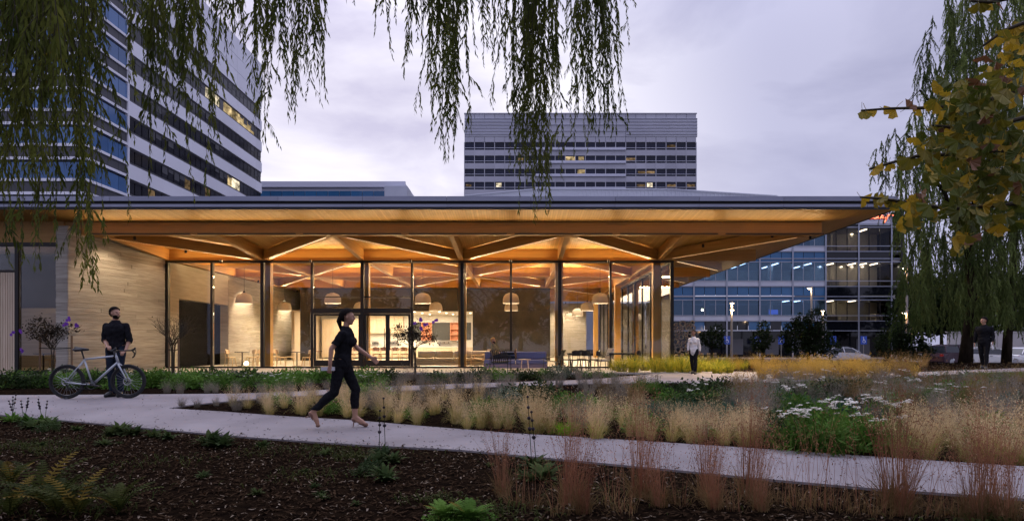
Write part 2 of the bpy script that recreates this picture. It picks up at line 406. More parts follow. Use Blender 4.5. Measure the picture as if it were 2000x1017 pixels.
onpath = lambda u, v: -100 < u < 2050 and ((u > 330 and FAR(u)+1 < v < NEAR(u)-1) or (u <= 330 and UTOP(u)+2 < v < NEAR(u)-1))
edge = lambda u, v: -100 < u < 2050 and (NEAR(u)-5 < v < NEAR(u)+3 or (u > 330 and FAR(u)-2 < v < FAR(u)+4 and random.random() < .6))
ee = scatter_chips('bark_mulch', 900, M['chip'], (-11, 6, 5, 14), (.02, .06), edge); ee.location.z = .018
lf_ = scatter_chips('leaf_litter', 420, M['chip'], (-11, 6, 5, 14), (.02, .055), onpath); lf_.location.z = .02
# ================================================================== PAVILION
Y0 = 29.76                                   # line of the glass front
XN = [6.6, 1.98, -2.6, -7.19, -11.83]         # column lines
XM = [7.19, 4.33, 1.976, -.286, -2.55, -4.88, -7.19, -9.52, -11.83, -14.17, -16.26]
FL = .15
pav = thing('pavilion', 'long low timber pavilion with wide glowing wood eaves and full height glass front', 'pavilion', (-4, Y0, FL))
piece('floor_slab', M['floor'], -16.2, 7.3, Y0-.12, 62, -.7, FL, pav)
piece('terrace_slab', M['path_sand'], -16.2, 7.3, 25.0, Y0-.125, -.4, FL-.004, pav)

# --- roof edge: two zinc bands with shadow gaps, in lengths
def fascia_run(x0, x1, y):
    x = x0; k = 0
    while x < x1-.01:
        e = min(x+3.05, x1)
        piece('fascia_panel', M['fascia'], x+.006, e-.006, y, y+.06, 6.43, 6.60, pav)
        piece('fascia_panel', M['fascia'], x+.006, e-.006, y+.05, y+.11, 6.225, 6.325, pav)
        x = e
XE, YE, XL = 13.8, 23.15, -30.0
fascia_run(XL, XE, YE)
piece('fascia_backing', M['fascia_dark'], XL, XE-.13, YE+.115, YE+.2, 6.14, 6.59, pav)
piece('drip_edge', M['fascia_dark'], XL, XE-.06, YE+.07, YE+.113, 6.14, 6.2, pav)
piece('fascia_backing', M['fascia_dark'], XE-.12, XE, YE+.116, 64, 6.14, 6.585, pav)
# --- soffit: sloped boards out to the eave, flat ceiling inside
def soffit_z(x, y):
    t = max((Y0-y)/(Y0-YE), (x-7.19)/(XE-7.19), 0); return 5.65+.49*min(t, 1)
s = MB()
zi, zo = 5.65, 6.14
s.add([(XL, YE+.12, zo), (XE-.12, YE+.12, zo), (7.19, Y0, zi), (XL, Y0, zi)], [(0, 1, 2, 3)])
s.add([(XE-.12, YE+.12, zo), (XE-.12, 64, zo), (7.19, 64, zi), (7.19, Y0, zi)], [(0, 1, 2, 3)])
s.add([(XL, Y0, zi), (7.19, Y0, zi), (7.19, 64, zi), (XL, 64, zi)], [(0, 1, 2, 3)])
s.build('soffit', M['soffit'], pav, world=True)
rf = MB(); rf.box(XL, XE-.13, YE+.21, 64, 6.3, 6.56); rf.build('roof', M['roof_dark'], pav, world=True)
# low ribbed metal hip above
hip = MB(); ry0 = 33.0; prof = [(-2.7, 8.88), (1.2, 9.24), (8.0, 9.20), (13.4, 8.86)]
fv = [(x, ry0, z) for x, z in prof]; lo_ = [(x, ry0, 6.57) for x, z in prof]; bk = [(x, 46, 6.6) for x, z in prof]
hip.add(fv+lo_+bk, [(4, 5, 1, 0), (5, 6, 2, 1), (6, 7, 3, 2), (0, 1, 9, 8), (1, 2, 10, 9), (2, 3, 11, 10), (0, 8, 4), (3, 7, 11)])
hr = hip.build('metal_roof', M['roof_white'], pav, world=True)
ribs = MB()
for i in range(80):
    x = -2.6+i*.2; zt = float(np.interp(x, [q[0] for q in prof], [q[1] for q in prof]))
    if x < 13.3: ribs.bar((x, ry0-.02, 6.58), (x, ry0-.02, zt), .035, .05, (0, 1, 0))
ribs.bar((-2.7, ry0-.05, 8.90), (1.2, ry0-.05, 9.26), .05, .05); ribs.bar((1.2, ry0-.05, 9.26), (8.0, ry0-.05, 9.22), .05, .05); ribs.bar((8.0, ry0-.05, 9.22), (13.4, ry0-.05, 8.88), .05, .05)
rb = ribs.build('seam', M['roof_white'], hr); rb.location = tuple(-c for c in (-4, Y0, FL)); tag(rb, kind='stuff')

# --- timber frame
def rafter(name, a, b, w, h, m=None):
    mb = MB(); mb.bar(a, b, w, h); return mb.build(name, m or M['glulam'], pav, world=True)
YF, XS = 25.0, 11.85                         # beam lines half way out under the eave
piece('front_beam', M['glulam'], -17.7, XS, YF-.11, YF+.11, 5.50, 6.0, pav)
piece('wall_beam', M['glulam'], -16.3, 11.05, Y0-.14, Y0+.14, 5.12, 5.645, pav)
for y in (36.76, 43.76, 50.76, 57.76):
    piece('cross_beam', M['glulam'], -16.3, 11.05, y-.12, y+.12, 5.12, 5.645, pav)
piece('side_beam', M['glulam'], 7.19-.14, 7.19+.14, Y0+.142, 62, 5.125, 5.64, pav)
for x in XN+[-16.2]:
    rafter('rafter', (x, YF+.112, 5.74), (x, Y0-.142, 5.385), .2, .5)
    for y in (Y0, 36.76, 43.76, 50.76):
        rafter('rafter', (x, y+.142, 5.385), (x, y+6.87, 5.385), .2, .5)
for y in (36.76, 43.76, 50.76, 57.76):
    pass
def brace(a, b, lit=True):
    """diagonal of two members with a lit gap between"""
    a, b = Vector(a), Vector(b); d = (b-a).normalized(); sx = d.cross(Vector((0, 0, 1))).normalized()
    o = rafter('brace', a+sx*.075, b+sx*.075, .09, .44); rafter('brace', a-sx*.075, b-sx*.075, .09, .44)
    if lit:
        q = MB(); c = Vector((0, 0, -.205)); q.bar(a+d*.35+c, b-d*.35+c, .016, .02); q.build('led_line', M['led'], pav, world=True)
ZW, ZF = 5.36, 5.72
fn = [(-17.0)]+[]
XA = [-16.3, -11.83, -7.19, -2.6, 1.98, 6.6, 11.6]
tops = [-16.9, -7.19, 1.98, 11.55]           # where the zigzag meets the front beam
for tx in tops:
    for nx in (tx-4.6, tx+4.6):
        if -12.5 < nx < 7.2:
            nx2 = min(XN, key=lambda q: abs(q-nx)); s_ = .18 if nx2 > tx else -.18
            brace((tx+s_, YF+.2, ZF), (nx2-s_*1.3, Y0-.22, ZW))
for r, y in enumerate((Y0, 36.76, 43.76)):
    for k in range(5):
        xa, xb = XA[k], XA[k+1]
        ya, yb = (y+.3, y+6.7) if (k+r) % 2 == 0 else (y+6.7, y+.3)
        brace((xa+.2, ya, ZW), (xb-.2, yb, ZW))
for y in (Y0, 36.76, 43.76, 50.76):          # side eave
    up = (11.5, y+6.6, 5.62)
    brace((7.4, y+.25, ZW), up)
# --- columns
for x in XN: piece('column', M['column'], x-.18, x+.18, 30.2, 30.56, FL, 5.13, pav)
for y in (42.1, 53.7): piece('column', M['column'], 6.42, 6.78, y-.2, y+.2, FL, 5.13, pav)

# --- glass front
piece('head_frame', M['bronze'], -16.3, 7.26, Y0-.13, Y0+.12, 5.03, 5.118, pav)
piece('sill_frame', M['bronze'], -16.3, 7.26, Y0-.06, Y0+.08, FL, FL+.07, pav)
for i, x in enumerate(XM):
    w = .075 if i % 2 == 0 else .05
    piece('mullion', M['bronze'], x-w, x+w, Y0-.10, Y0+.10, FL+.072, 5.028, pav)
for a, b in zip(XM[1:], XM[:-1]):
    door = (-9.6 < a < -4.8) and b < -4.8
    if door:
        for z0, z1 in ((FL+.08, 2.66), (2.93, 3.42), (3.48, 5.025)): piece('pane', M['pane'], a+.06, b-.06, Y0-.01, Y0+.01, z0, z1, pav)
    else: piece('pane', M['pane'], a+.06, b-.06, Y0-.01, Y0+.01, FL+.075, 5.025, pav)
piece('transom', M['bronze'], -9.46, -4.94, Y0-.09, Y0+.09, 2.68, 2.91, pav)
piece('transom', M['bronze'], -9.46, -4.94, Y0-.05, Y0+.05, 3.425, 3.475, pav)
for x0, x1 in ((-9.44, -7.28), (-7.10, -6.02), (-6.02, -4.96)):
    dz = MB(); w = .09
    dz.box(x0, x0+w, Y0-.045, Y0+.045, FL+.08, 2.67); dz.box(x1-w, x1, Y0-.045, Y0+.045, FL+.08, 2.67); dz.box(x0+w, x1-w, Y0-.045, Y0+.045, FL+.08, FL+.36); dz.box(x0+w, x1-w, Y0-.045, Y0+.045, 2.58, 2.67)
    dd = dz.build('door', M['bronze'], pav, world=True)
    if x0 > -7.2:
        h = MB(); hx = x1-.13 if x0 < -6.5 else x0+.13; h.tube([(hx, Y0-.1, 1.0), (hx, Y0-.1, 2.0)], .018); h.tube([(hx, Y0-.1, 1.05), (hx, Y0-.03, 1.05)], .012); h.tube([(hx, Y0-.1, 1.95), (hx, Y0-.03, 1.95)], .012)
        ho = h.build('handle', M['black'], dd); ho.location = (4, -Y0, -FL)
# side glass
yy = Y0
ys_ = [Y0+2.33*i for i in range(1, 14)]
for y in ys_: piece('mullion', M['bronze'], 7.14, 7.24, y-.05, y+.05, FL+.072, 5.028, pav)
prev = Y0+.1
for y in ys_:
    piece('pane', M['pane'], 7.18, 7.20, prev+.05, y-.05, FL+.075, 5.025, pav); prev = y
piece('head_frame', M['bronze'], 7.1, 7.28, Y0+.122, 60.1, 5.03, 5.118, pav)
piece('sill_frame', M['bronze'], 7.12, 7.26, Y0+.082, 60.1, FL, FL+.07, pav)

# --- board formed concrete wall, skewed out to the eave; its boards are pieces
A, B = Vector((-17.06, 24.3, 0)), Vector((-16.3, 29.6, 0))
dirw = (B-A).normalized(); nrm = Vector((dirw.y, -dirw.x, 0)); ang = math.atan2(dirw.y, dirw.x)
cw = MB(); b2 = B-nrm*.5; a2 = A-nrm*.5
cw.add([tuple(a2), tuple(A), tuple(B), tuple(b2)]+[tuple(p+Vector((0, 0, zz))) for p, zz in ((a2, 5.75), (A, 5.75), (B, 5.12), (b2, 5.12))],
       [(0, 3, 2, 1), (4, 5, 6, 7), (0, 1, 5, 4), (1, 2, 6, 5), (2, 3, 7, 6), (3, 0, 4, 7)])
cwall = cw.build('concrete_wall', M['concrete'], pav, world=True)
LW = (B-A).length
def course_boards(parent, P, d, n, length, z0, top, ch, thick=(.008, .028), seed=3):
    rr = random.Random(seed); an = math.atan2(d.y, d.x); z = z0
    while z < top(0)-.02 or z < top(length)-.02:
        u = -rr.uniform(0, 1.6); u = max(u, -1.6)
        while u < length:
            e = u+rr.uniform(2.2, 4.6); u0, e0 = max(u, 0), min(e, length)
            zt = min(z+ch-.008, top((u0+e0)/2))
            if e0-u0 > .12 and zt-z > .03:
                th = rr.uniform(*thick); c = P+d*((u0+e0)/2)+n*(th/2-.001)
                o = link('board', unit_box(M['concrete']), parent)
                off = Vector((0, 0, 0)); q = parent
                while q is not None: off += q.location; q = q.parent
                o.location = Vector((c.x, c.y, (z+zt)/2))-off; o.rotation_euler = (0, 0, an); o.scale = (e0-u0-.004, th, zt-z)
            u = e
        z += ch
course_boards(cwall, A, dirw, nrm, LW, .1, lambda u: 5.73-.6*u/LW, .152)
ex = Vector((1, 0, 0))
course_boards(cwall, A-nrm*.5, (A-(A-nrm*.5)).normalized(), Vector((nrm.y, -nrm.x, 0)), .5, .1, lambda u: 5.7, .152, seed=5)
# inside: the wall runs on past a dark doorway
iw = MB(); xi = -16.3
iw.box(xi-.5, xi, 29.92, 30.85, FL, 5.11); iw.box(xi-.5, xi, 30.852, 36.1, 3.45, 5.11); iw.box(xi-.5, xi, 36.102, 48.5, FL, 5.11)
iwall = iw.build('concrete_wall', M['concrete_plain'], pav, world=True)
course_boards(iwall, Vector((xi, 36.12, 0)), Vector((0, 1, 0)), Vector((1, 0, 0)), 12.2, FL, lambda u: 5.1, .152, seed=9)
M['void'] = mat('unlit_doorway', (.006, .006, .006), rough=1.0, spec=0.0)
piece('doorway_dark_sheet', M['void'], xi-.6, xi-.45, 30.86, 36.1, FL, 3.45, pav)  # black sheet painted as the unlit depth of the opening

# --- inside: dark header wall with the opening to the kitchen, far end wall
YD = 43.95
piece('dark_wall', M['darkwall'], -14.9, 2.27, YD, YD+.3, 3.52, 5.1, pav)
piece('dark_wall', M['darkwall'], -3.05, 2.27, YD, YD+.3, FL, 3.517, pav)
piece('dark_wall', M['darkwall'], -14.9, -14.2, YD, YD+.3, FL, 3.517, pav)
piece('end_wall', M['concrete_plain'], 2.3, 6.5, 60.2, 60.5, FL, 5.1, pav)
piece('end_wall', M['concrete_plain'], 1.97, 2.27, YD+.32, 60.15, FL, 5.1, pav)
piece('end_wall', M['darkwall'], -16.8, 1.9, 51.6, 51.8, FL, 5.1, pav)
kb = 50.2
piece('kitchen_ceiling', M['white'], -15.6, -1.5, YD+.31, kb, 3.53, 3.6, pav)
piece('kitchen_wall', M['white'], -15.6, -1.5, kb, kb+.2, FL, 3.6, pav)
piece('kitchen_wall', M['white'], -1.7, -1.5, YD+.31, kb-.01, FL, 3.52, pav)
piece('kitchen_wall', M['cabinet'], -15.6, -15.4, YD+.31, kb-.01, FL, 3.52, pav)
def k_at(px): return (px-CX)*kb/FPX
x = -15.1
while x < -12.4:
    piece('cabinet_door', M['cabinet'], x, x+.66, kb-.62, kb-.02, FL+.1, 3.2, pav); x += .67
piece('cabinet_recess', M['black'], -15.1, -12.4, kb-.60, kb-.03, 2.1, 2.2, pav)
x = k_at(722)
while x < k_at(788):
    piece('cabinet_door', M['cabinet'], x, x+.66, kb-.42, kb-.02, 2.12, 3.45, pav); x += .675
piece('worktop', M['white'], k_at(722), k_at(925), kb-.65, kb-.02, 1.02, 1.08, pav)
x = k_at(722)
while x < k_at(925):
    piece('cabinet_door', M['cabinet'], x, x+.69, kb-.62, kb-.03, FL+.1, 1.018, pav); x += .7
for a, b in ((845, 879), (910, 920), (803, 823)): piece('slate_panel', M['blackboard'], k_at(a), k_at(b), kb-.08, kb-.02, 1.6, 2.95, pav)
for a, b in ((825, 843), (881, 897)):
    sh = MB(); x0, x1 = k_at(a), k_at(b)
    sh.box(x0, x1, kb-.05, kb-.01, 1.55, 2.95)
    for z in (1.55, 1.98, 2.42, 2.91): sh.box(x0, x1, kb-.34, kb-.052, z, z+.04)
    sh.box(x0-.04, x0-.002, kb-.34, kb-.01, 1.55, 2.95); sh.box(x1+.002, x1+.04, kb-.34, kb-.01, 1.55, 2.95)
    sh.build('shelf_unit', M['salmon'], pav, world=True)
# downlights in the kitchen ceiling
for r, yk in enumerate((44.9, 46.6, 48.4)):
    for i in range(7):
        x = -14.2+i*1.75+.3*r
        piece('downlight', M['down'], x-.05, x+.05, yk-.05, yk+.05, 3.505, 3.529, pav)

# --- left bay beside the concrete: pale battens, window, timber fascia
yl = 24.85
piece('timber_header', M['glulam'], -28, -17.6, yl, yl+.2, 5.2, 6.05, pav)
piece('window_frame', M['bronze'], -28, -17.6, yl-.02, yl+.18, 5.06, 5.198, pav)
piece('window_frame', M['bronze'], -19.5, -19.36, yl-.02, yl+.15, FL, 5.058, pav)
piece('window_frame', M['bronze'], -19.35, -17.6, yl-.02, yl+.15, FL, FL+.09, pav)
piece('window_frame', M['bronze'], -28, -19.5, yl-.02, yl+.15, 4.05, 4.13, pav)
piece('pane', M['pane'], -19.35, -17.62, yl+.05, yl+.07, FL+.1, 5.05, pav)
piece('pane', M['pane'], -28, -19.52, yl+.05, yl+.07, 4.14, 5.05, pav)
piece('panel_backing', M['oak'], -28, -19.52, yl+.04, yl+.1, FL, 4.045, pav)
for i in range(22):
    x = -19.52-.092*i
    piece('batten', M['batten'], x-.068, x, yl, yl+.038, FL+.02, 4.04, pav)
piece('floor_slab', M['floor'], -28, -17.62, yl-.12, 31.2, -.4, FL-.002, pav)
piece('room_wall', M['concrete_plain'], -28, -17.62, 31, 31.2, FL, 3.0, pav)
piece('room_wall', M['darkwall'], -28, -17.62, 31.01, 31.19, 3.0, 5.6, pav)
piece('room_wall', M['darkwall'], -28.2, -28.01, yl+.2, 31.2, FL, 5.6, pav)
piece('room_screen', M['concrete_plain'], -20.4, -19.9, 28, 28.3, FL, 2.6, pav)

# --- lamps of the pavilion, and some added spots
def area(name, loc, sx, sy, power, col, to, spread=180, shape='RECTANGLE'):
    d = bpy.data.lights.new(name, 'AREA'); d.shape = shape; d.size = sx; d.size_y = sy; d.energy = power; d.color = col; d.spread = R(spread)
    o = bpy.data.objects.new(name, d); COL.objects.link(o); o.location = loc
    o.rotation_euler = (Vector(to)).to_track_quat('-Z', 'Y').to_euler(); return o
WARM = (1.0, .66, .32); WARM2 = (1.0, .76, .50)
LIT = 1.6
# uplights on a ledge along the head of the glass, outside and inside
for a, b in zip(XN[1:]+[-16.2], XN):
    xm = (a+b)/2
    piece('uplight_channel', M['bronze'], a+.5, b-.5, Y0-.32, Y0-.2, 5.03, 5.06, pav)
    area('uplight', (xm, Y0-.26, 5.07), b-a-1.0, .08, 42*LIT, WARM, (0, -.8, .6))
    area('uplight', (xm, Y0+.4, 5.16), b-a-1.0, .08, 56*LIT, WARM, (0, .75, .66))
    for y in (36.76, 43.3):
        area('uplight', (xm, y-.3, 5.08), b-a-1.0, .08, 58*LIT, WARM, (0, -.8, .6))
for k in range(4):
    y = Y0+3.4+7*k
    piece('uplight_channel', M['bronze'], 7.34, 7.46, y-2, y+2, 5.03, 5.06, pav)
    area('uplight', (7.4, y, 5.07), .08, 4.5, 34*LIT, WARM, (.55, 0, .83))
# and along the outer face of the front beam, washing the eave
for k in range(7):
    xm = -14.6+4.1*k
    piece('uplight_channel', M['bronze'], xm-1.9, xm+1.9, YF-.2, YF-.115, 5.52, 5.55, pav)
    area('uplight', (xm, YF-.17, 5.56), 3.75, .05, 16, WARM, (0, -.93, .37), 130)
# spots that graze the concrete, and added ones over grasses and terrace
def spot(loc, to, power, size, blend=.6, col=WARM2, rad=.05):
    d = bpy.data.lights.new('spotlight', 'SPOT'); d.energy = power; d.spot_size = R(size); d.spot_blend = blend; d.color = col; d.shadow_soft_size = rad
    o = bpy.data.objects.new('spotlight', d); COL.objects.link(o); o.location = loc
    o.rotation_euler = (Vector(to)-Vector(loc)).to_track_quat('-Z', 'Y').to_euler()
    return o
def can(x, y, z):
    q = MB(); q.lathe([(.0, .14), (.05, .14), (.055, 0), (.045, 0), (.04, .02), (0, .02)], 12, (x, y, z)); return q.build('spot_can', M['black'], pav, world=True)
for (x, y, z, to, p, sz) in ((-15.3, 25.6, 5.4, (-16.8, 26.1, 2.4), 210, 110), (-14.6, 28.2, 5.25, (-16.4, 28.6, 2.2), 110, 110), (-15.2, 37.6, 4.85, (-16.3, 38.2, 1.5), 800, 100), (-15.3, 44.5, 4.85, (-16.3, 44.9, 1.8), 900, 90), (4.4, 58, 4.9, (4.4, 60.1, 1.5), 900, 100),
                             (10.2, 25.6, 5.5, (10.8, 24.4, .2), 1900, 105), (7.9, 27.2, 5.35, (7.0, 25.4, .2), 1500, 95), (12.6, 27.5, 5.75, (13.2, 25.2, .2), 1500, 105), (4.2, 29.4, 4.96, (4.2, 27.0, .2), 420, 115), (-.3, 29.4, 4.96, (-.3, 27.0, .2), 420, 115), (-4.9, 29.4, 4.96, (-4.9, 27.0, .2), 420, 115), (-9.5, 29.4, 4.96, (-9.5, 27.0, .2), 420, 115), (-13.6, 29.4, 4.96, (-13.6, 27.2, .2), 300, 115)):  # eave spots added to brighten corner grasses, terrace and beams
    can(x, y, z+.02); spot((x, y, z), to, p, sz)
# kitchen and left room ceiling light
area('kitchen_light', (-9, 47, 3.49), 10, 4, 1000, (1.0, .80, .56), (0, 0, -1))
area('room_light', (-20.5, 28, 5.3), 4, 3, 70, (1.0, .72, .45), (0, 0, -1))
area('aisle_light', (4.4, 50, 5.05), 3, 14, 600, WARM2, (0, 0, -1))
# ================================================================== BUILDINGS BEHIND
M['alu'] = mat('aluminium_panel', (.48, .50, .58), (.55, .57, .64), (.3, .3, .3), .45, metal=.2, rnd=.08)
M['alu_line'] = mat('aluminium_mullion', (.33, .35, .42), rough=.4, metal=.4)
M['blueglass'] = mat('blue_spandrel_glass', (.028, .115, .25), (.04, .145, .30), (.15, .15, .15), .08, rnd=.12)
M['darkglass'] = mat('dark_spandrel_glass', (.006, .007, .010), rough=.06, rnd=.2)
M['officepane'] = glass('office_pane', (.34, .45, .62), 1.55, 0.0, .05, refl=(.55, .8, 1.0), boost=2.2)
M['officedark'] = glass('office_pane_dark', (.62, .58, .52), 1.5, 0.0, .05, refl=(.5, .55, .7), boost=.7)
M['office_white'] = mat('office_plaster', (.68, .66, .62), rough=.8)
M['office_dim'] = mat('office_partition', (.30, .30, .31), (.42, .41, .40), (1.5, 1.5, 1.5), .8)
M['office_led'] = emit('office_strip_light', (1.0, .92, .80), 15)
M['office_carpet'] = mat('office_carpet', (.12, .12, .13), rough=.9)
M['monitor'] = emit('monitor_screen', (.25, .3, 1.0), 1.0)

DO = 77.0
def ox(px): return at(px, DO)
def oz(py): return zat(py, DO)
off = thing('office_building', 'long four storey office block with blue glass bands and lit rooms', 'office building', (38, DO, -.45))
x0, xd, x1 = ox(1226), ox(1612), ox(1763)
V = [ox(1226+64.3*k) for k in range(9)]
levels = [(585.5, 616), (511.5, 548.5), (444, 480.5)]
deep = 9.0
for fi, (wt, wb) in enumerate(levels):
    zt, zb = oz(wt), oz(wb)
    zb2 = oz(wb+10.5)
    piece('office_ceiling', M['office_white'], x0, x1, DO+.3, DO+deep, zt+.02, zt+.3, off)
    piece('office_floor', M['office_carpet'], x0, x1, DO+.3, DO+deep, zb2-.3, zb2-.02, off)
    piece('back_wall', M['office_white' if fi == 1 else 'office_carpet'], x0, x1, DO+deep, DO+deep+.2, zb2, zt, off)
    piece('back_wall', M['office_white'], xd+.3, x1-.5, DO+4.6, DO+4.7, zb2, zt-.02, off)
    r = random.Random(40+fi)
    x = x0+1
    while x < x1-1:
        n = 2 if fi else 1
        if r.random() < (.95 if fi == 1 else .62):
            for q in range(n): piece('strip_light', M['office_led'], x-.09, x+.09, DO+1.2+q*3.2, DO+3.0+q*3.2, zt-.05, zt-.01, off)
        x += r.choice([1.35, 2.7, 2.7])
    x = x0+.4
    while x < x1-2:
        w = r.uniform(.8, 2.1); h = r.uniform(.5, 1.15)
        if r.random() < .75: piece('desk_screen', M['office_white' if r.random() < .6 else 'office_dim'], x, x+w, DO+r.uniform(.8, 4), DO+4.2, zb2, zb2+.35+h*.6, off)
        x += w+r.uniform(.1, .9)
    x = x0+2.2
    while x < x1-1:
        piece('office_column', M['office_white'], x, x+.5, DO+3.1, DO+3.6, zb2, zt, off); x += 8
    # panes
    for a, b in zip(V[:-1], V[1:]):
        dark = a > xd-.3
        for q in range(3):
            p0, p1 = a+(b-a)*q/3, a+(b-a)*(q+1)/3
            piece('pane', M['officedark' if dark else 'officepane'], p0+.04, p1-.04, DO, DO+.03, (zb if not dark else zb2)+.03, zt-.03, off)
            piece('mullion', M['bronze' if dark else 'alu_line'], p0-.035, p0+.035, DO-.05, DO+.08, (zb if not dark else zb2), zt, off)
        if not dark: piece('spandrel_panel', M['alu'], a+.05, b-.05, DO-.06, DO+.06, zb2+.06, zb-.03, off)
        zs0 = oz(wb+11.0); zs1 = oz(wb+29)
        for q in range(3 if not dark else 1):
            n3 = 3 if not dark else 1
            piece('glass_panel', M['darkglass' if dark or (fi == 0 and r.random() < .6) else 'blueglass'], a+(b-a)*q/n3+.03, a+(b-a)*(q+1)/n3-.03, DO-.01, DO+.05, zs1+.04, zs0-.03, off)
        piece('glass_panel', M['darkglass' if dark else 'blueglass'], a+.05, b-.05, DO-.012, DO+.05, zt+.03, oz(wt-6.5)-.02, off)
    for pyy in (wt, wt-6.5, wb, wb+10.5):
        piece('transom', M['alu_line'], x0, x1, DO-.12, DO+.1, oz(pyy)-.045, oz(pyy)+.045, off)
for x in V: piece('mullion', M['alu_line'], x-.085, x+.085, DO-.18, DO-.122, -.3, oz(420), off)
piece('mullion', M['bronze'], x1-.3, x1, DO-.18, DO+.1, -.3, oz(408), off)
# ground floor, dark glazing set back, dim light in some bays painted grey
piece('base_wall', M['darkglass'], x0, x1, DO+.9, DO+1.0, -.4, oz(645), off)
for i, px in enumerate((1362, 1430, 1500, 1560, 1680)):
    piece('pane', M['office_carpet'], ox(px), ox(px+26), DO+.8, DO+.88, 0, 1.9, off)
piece('transom', M['alu_line'], x0, x1, DO-.12, DO+.1, oz(645.6)-.05, oz(645.6)+.05, off)
# parapet
for a, b in zip(V[:-1], V[1:]):
    piece('parapet_panel', M['alu'] if a > ox(1670) else M['darkglass'], a+.05, b-.05, DO-.05, DO+.3, oz(440), oz(410), off)
piece('roof', M['roof_dark'], x0, x1, DO+.3, DO+30, oz(416), oz(414), off)
piece('end_wall', M['darkglass'], x1-.02, x1+.2, DO+.1, DO+30, -.4, oz(410), off)
piece('monitor', M['monitor'], ox(1505), ox(1523), DO+.5, DO+.55, oz(613), oz(604), off)
# script sign, neon tubes
SIGN = emit('red_neon', (1.0, .20, .10), 3)
SIGNB = mat('sign_red_return', (.45, .04, .02), rough=.5)
sg = thing('script_sign', 'glowing red script lettering on the grey parapet of the office block', 'sign', (ox(1720), DO-.12, oz(428)))
def stroke(pts, h=1.0):
    q = MB(); P_ = [((x-24)*.0615, 0, z*.0615) for x, z in pts]
    q.tube(P_, .075, 6); o = q.build('letter_stroke', SIGN, sg)
    q2 = MB(); q2.tube([(x, .07, z-.05) for x, y, z in P_], .11, 6); q2.build('letter_return', SIGNB, sg)
stroke([(0, 2), (3, 1), (7, 2), (11, 6), (9, 7), (8, 3), (11, 1), (15, 2)])
stroke([(15, 2), (20, 7), (25, 12), (24, 13), (20, 6), (18, 1), (21, 1), (27, 7), (25, 7), (24, 3), (27, 2), (30, 3)])
stroke([(30, 6), (30, 2), (33, 2), (38, 8), (34, -1), (30, -7)])
stroke([(36, 7), (42, 8), (48, 7)])

# ---- tower straight behind
DT = 205.0
tx = lambda px: at(px, DT)
tz = lambda py: zat(py, DT)
M['tow'] = mat('tower_panel', (.36, .36, .41), (.42, .42, .47), (.1, .1, .1), .55, metal=.2, rnd=.06)
M['tow_light'] = mat('tower_light_panel', (.56, .57, .66), rough=.5, rnd=.05)
M['tow_glass'] = mat('tower_glass', (.010, .013, .035), rough=.12, rnd=.3, spec=.3)
def room_glow(name, c, s_):
    m = emit(name, c, s_); t = m.node_tree; e = [n for n in t.nodes if n.type == 'EMISSION'][0]
    g = t.nodes.new('ShaderNodeNewGeometry'); mp = t.nodes.new('ShaderNodeMapping'); mp.inputs['Scale'].default_value = (.9, .9, 1.6); t.links.new(g.outputs['Position'], mp.inputs[0])
    n = t.nodes.new('ShaderNodeTexNoise'); n.inputs['Scale'].default_value = 1; n.inputs['Detail'].default_value = 3; t.links.new(mp.outputs[0], n.inputs['Vector'])
    oi = t.nodes.new('ShaderNodeObjectInfo'); r = t.nodes.new('ShaderNodeMapRange'); r.inputs[1].default_value = .3; r.inputs[2].default_value = .7; r.inputs[3].default_value = s_*.15; r.inputs[4].default_value = s_*1.8; t.links.new(n.outputs['Fac'], r.inputs[0])
    mu = t.nodes.new('ShaderNodeMath'); mu.operation = 'MULTIPLY'; ad = t.nodes.new('ShaderNodeMath'); ad.operation = 'ADD'; ad.inputs[1].default_value = .45; t.links.new(oi.outputs['Random'], ad.inputs[0]); t.links.new(ad.outputs[0], mu.inputs[0]); t.links.new(r.outputs[0], mu.inputs[1]); t.links.new(mu.outputs[0], e.inputs[1]); return m
LITW = [room_glow('lit_window', (1.0, .74, .38), .42), room_glow('lit_window_pale', (1.0, .85, .6), .7), room_glow('lit_window_dim', (1.0, .66, .36), .14)]
tw = thing('office_tower', 'grey office tower with louvred top and four dark window bands behind the roof', 'tower', (tx(1134), DT, -.5))
piece('wall', M['tow'], tx(908), tx(1359), DT+.6, DT+40, -.5, tz(224), tw)
NB = 23; bw = (1360-907)/NB
def ser(k): return 7 <= k < 16
lit = {(0, 20): 2, (1, 5): 2, (1, 10): 0, (1, 11): 0, (1, 16): 2, (2, 11): 0, (2, 17): 2, (2, 18): 2, (3, 0): 2, (3, 3): 1, (3, 17): 2, (3, 18): 1, (3, 20): 2, (3, 22): 2}
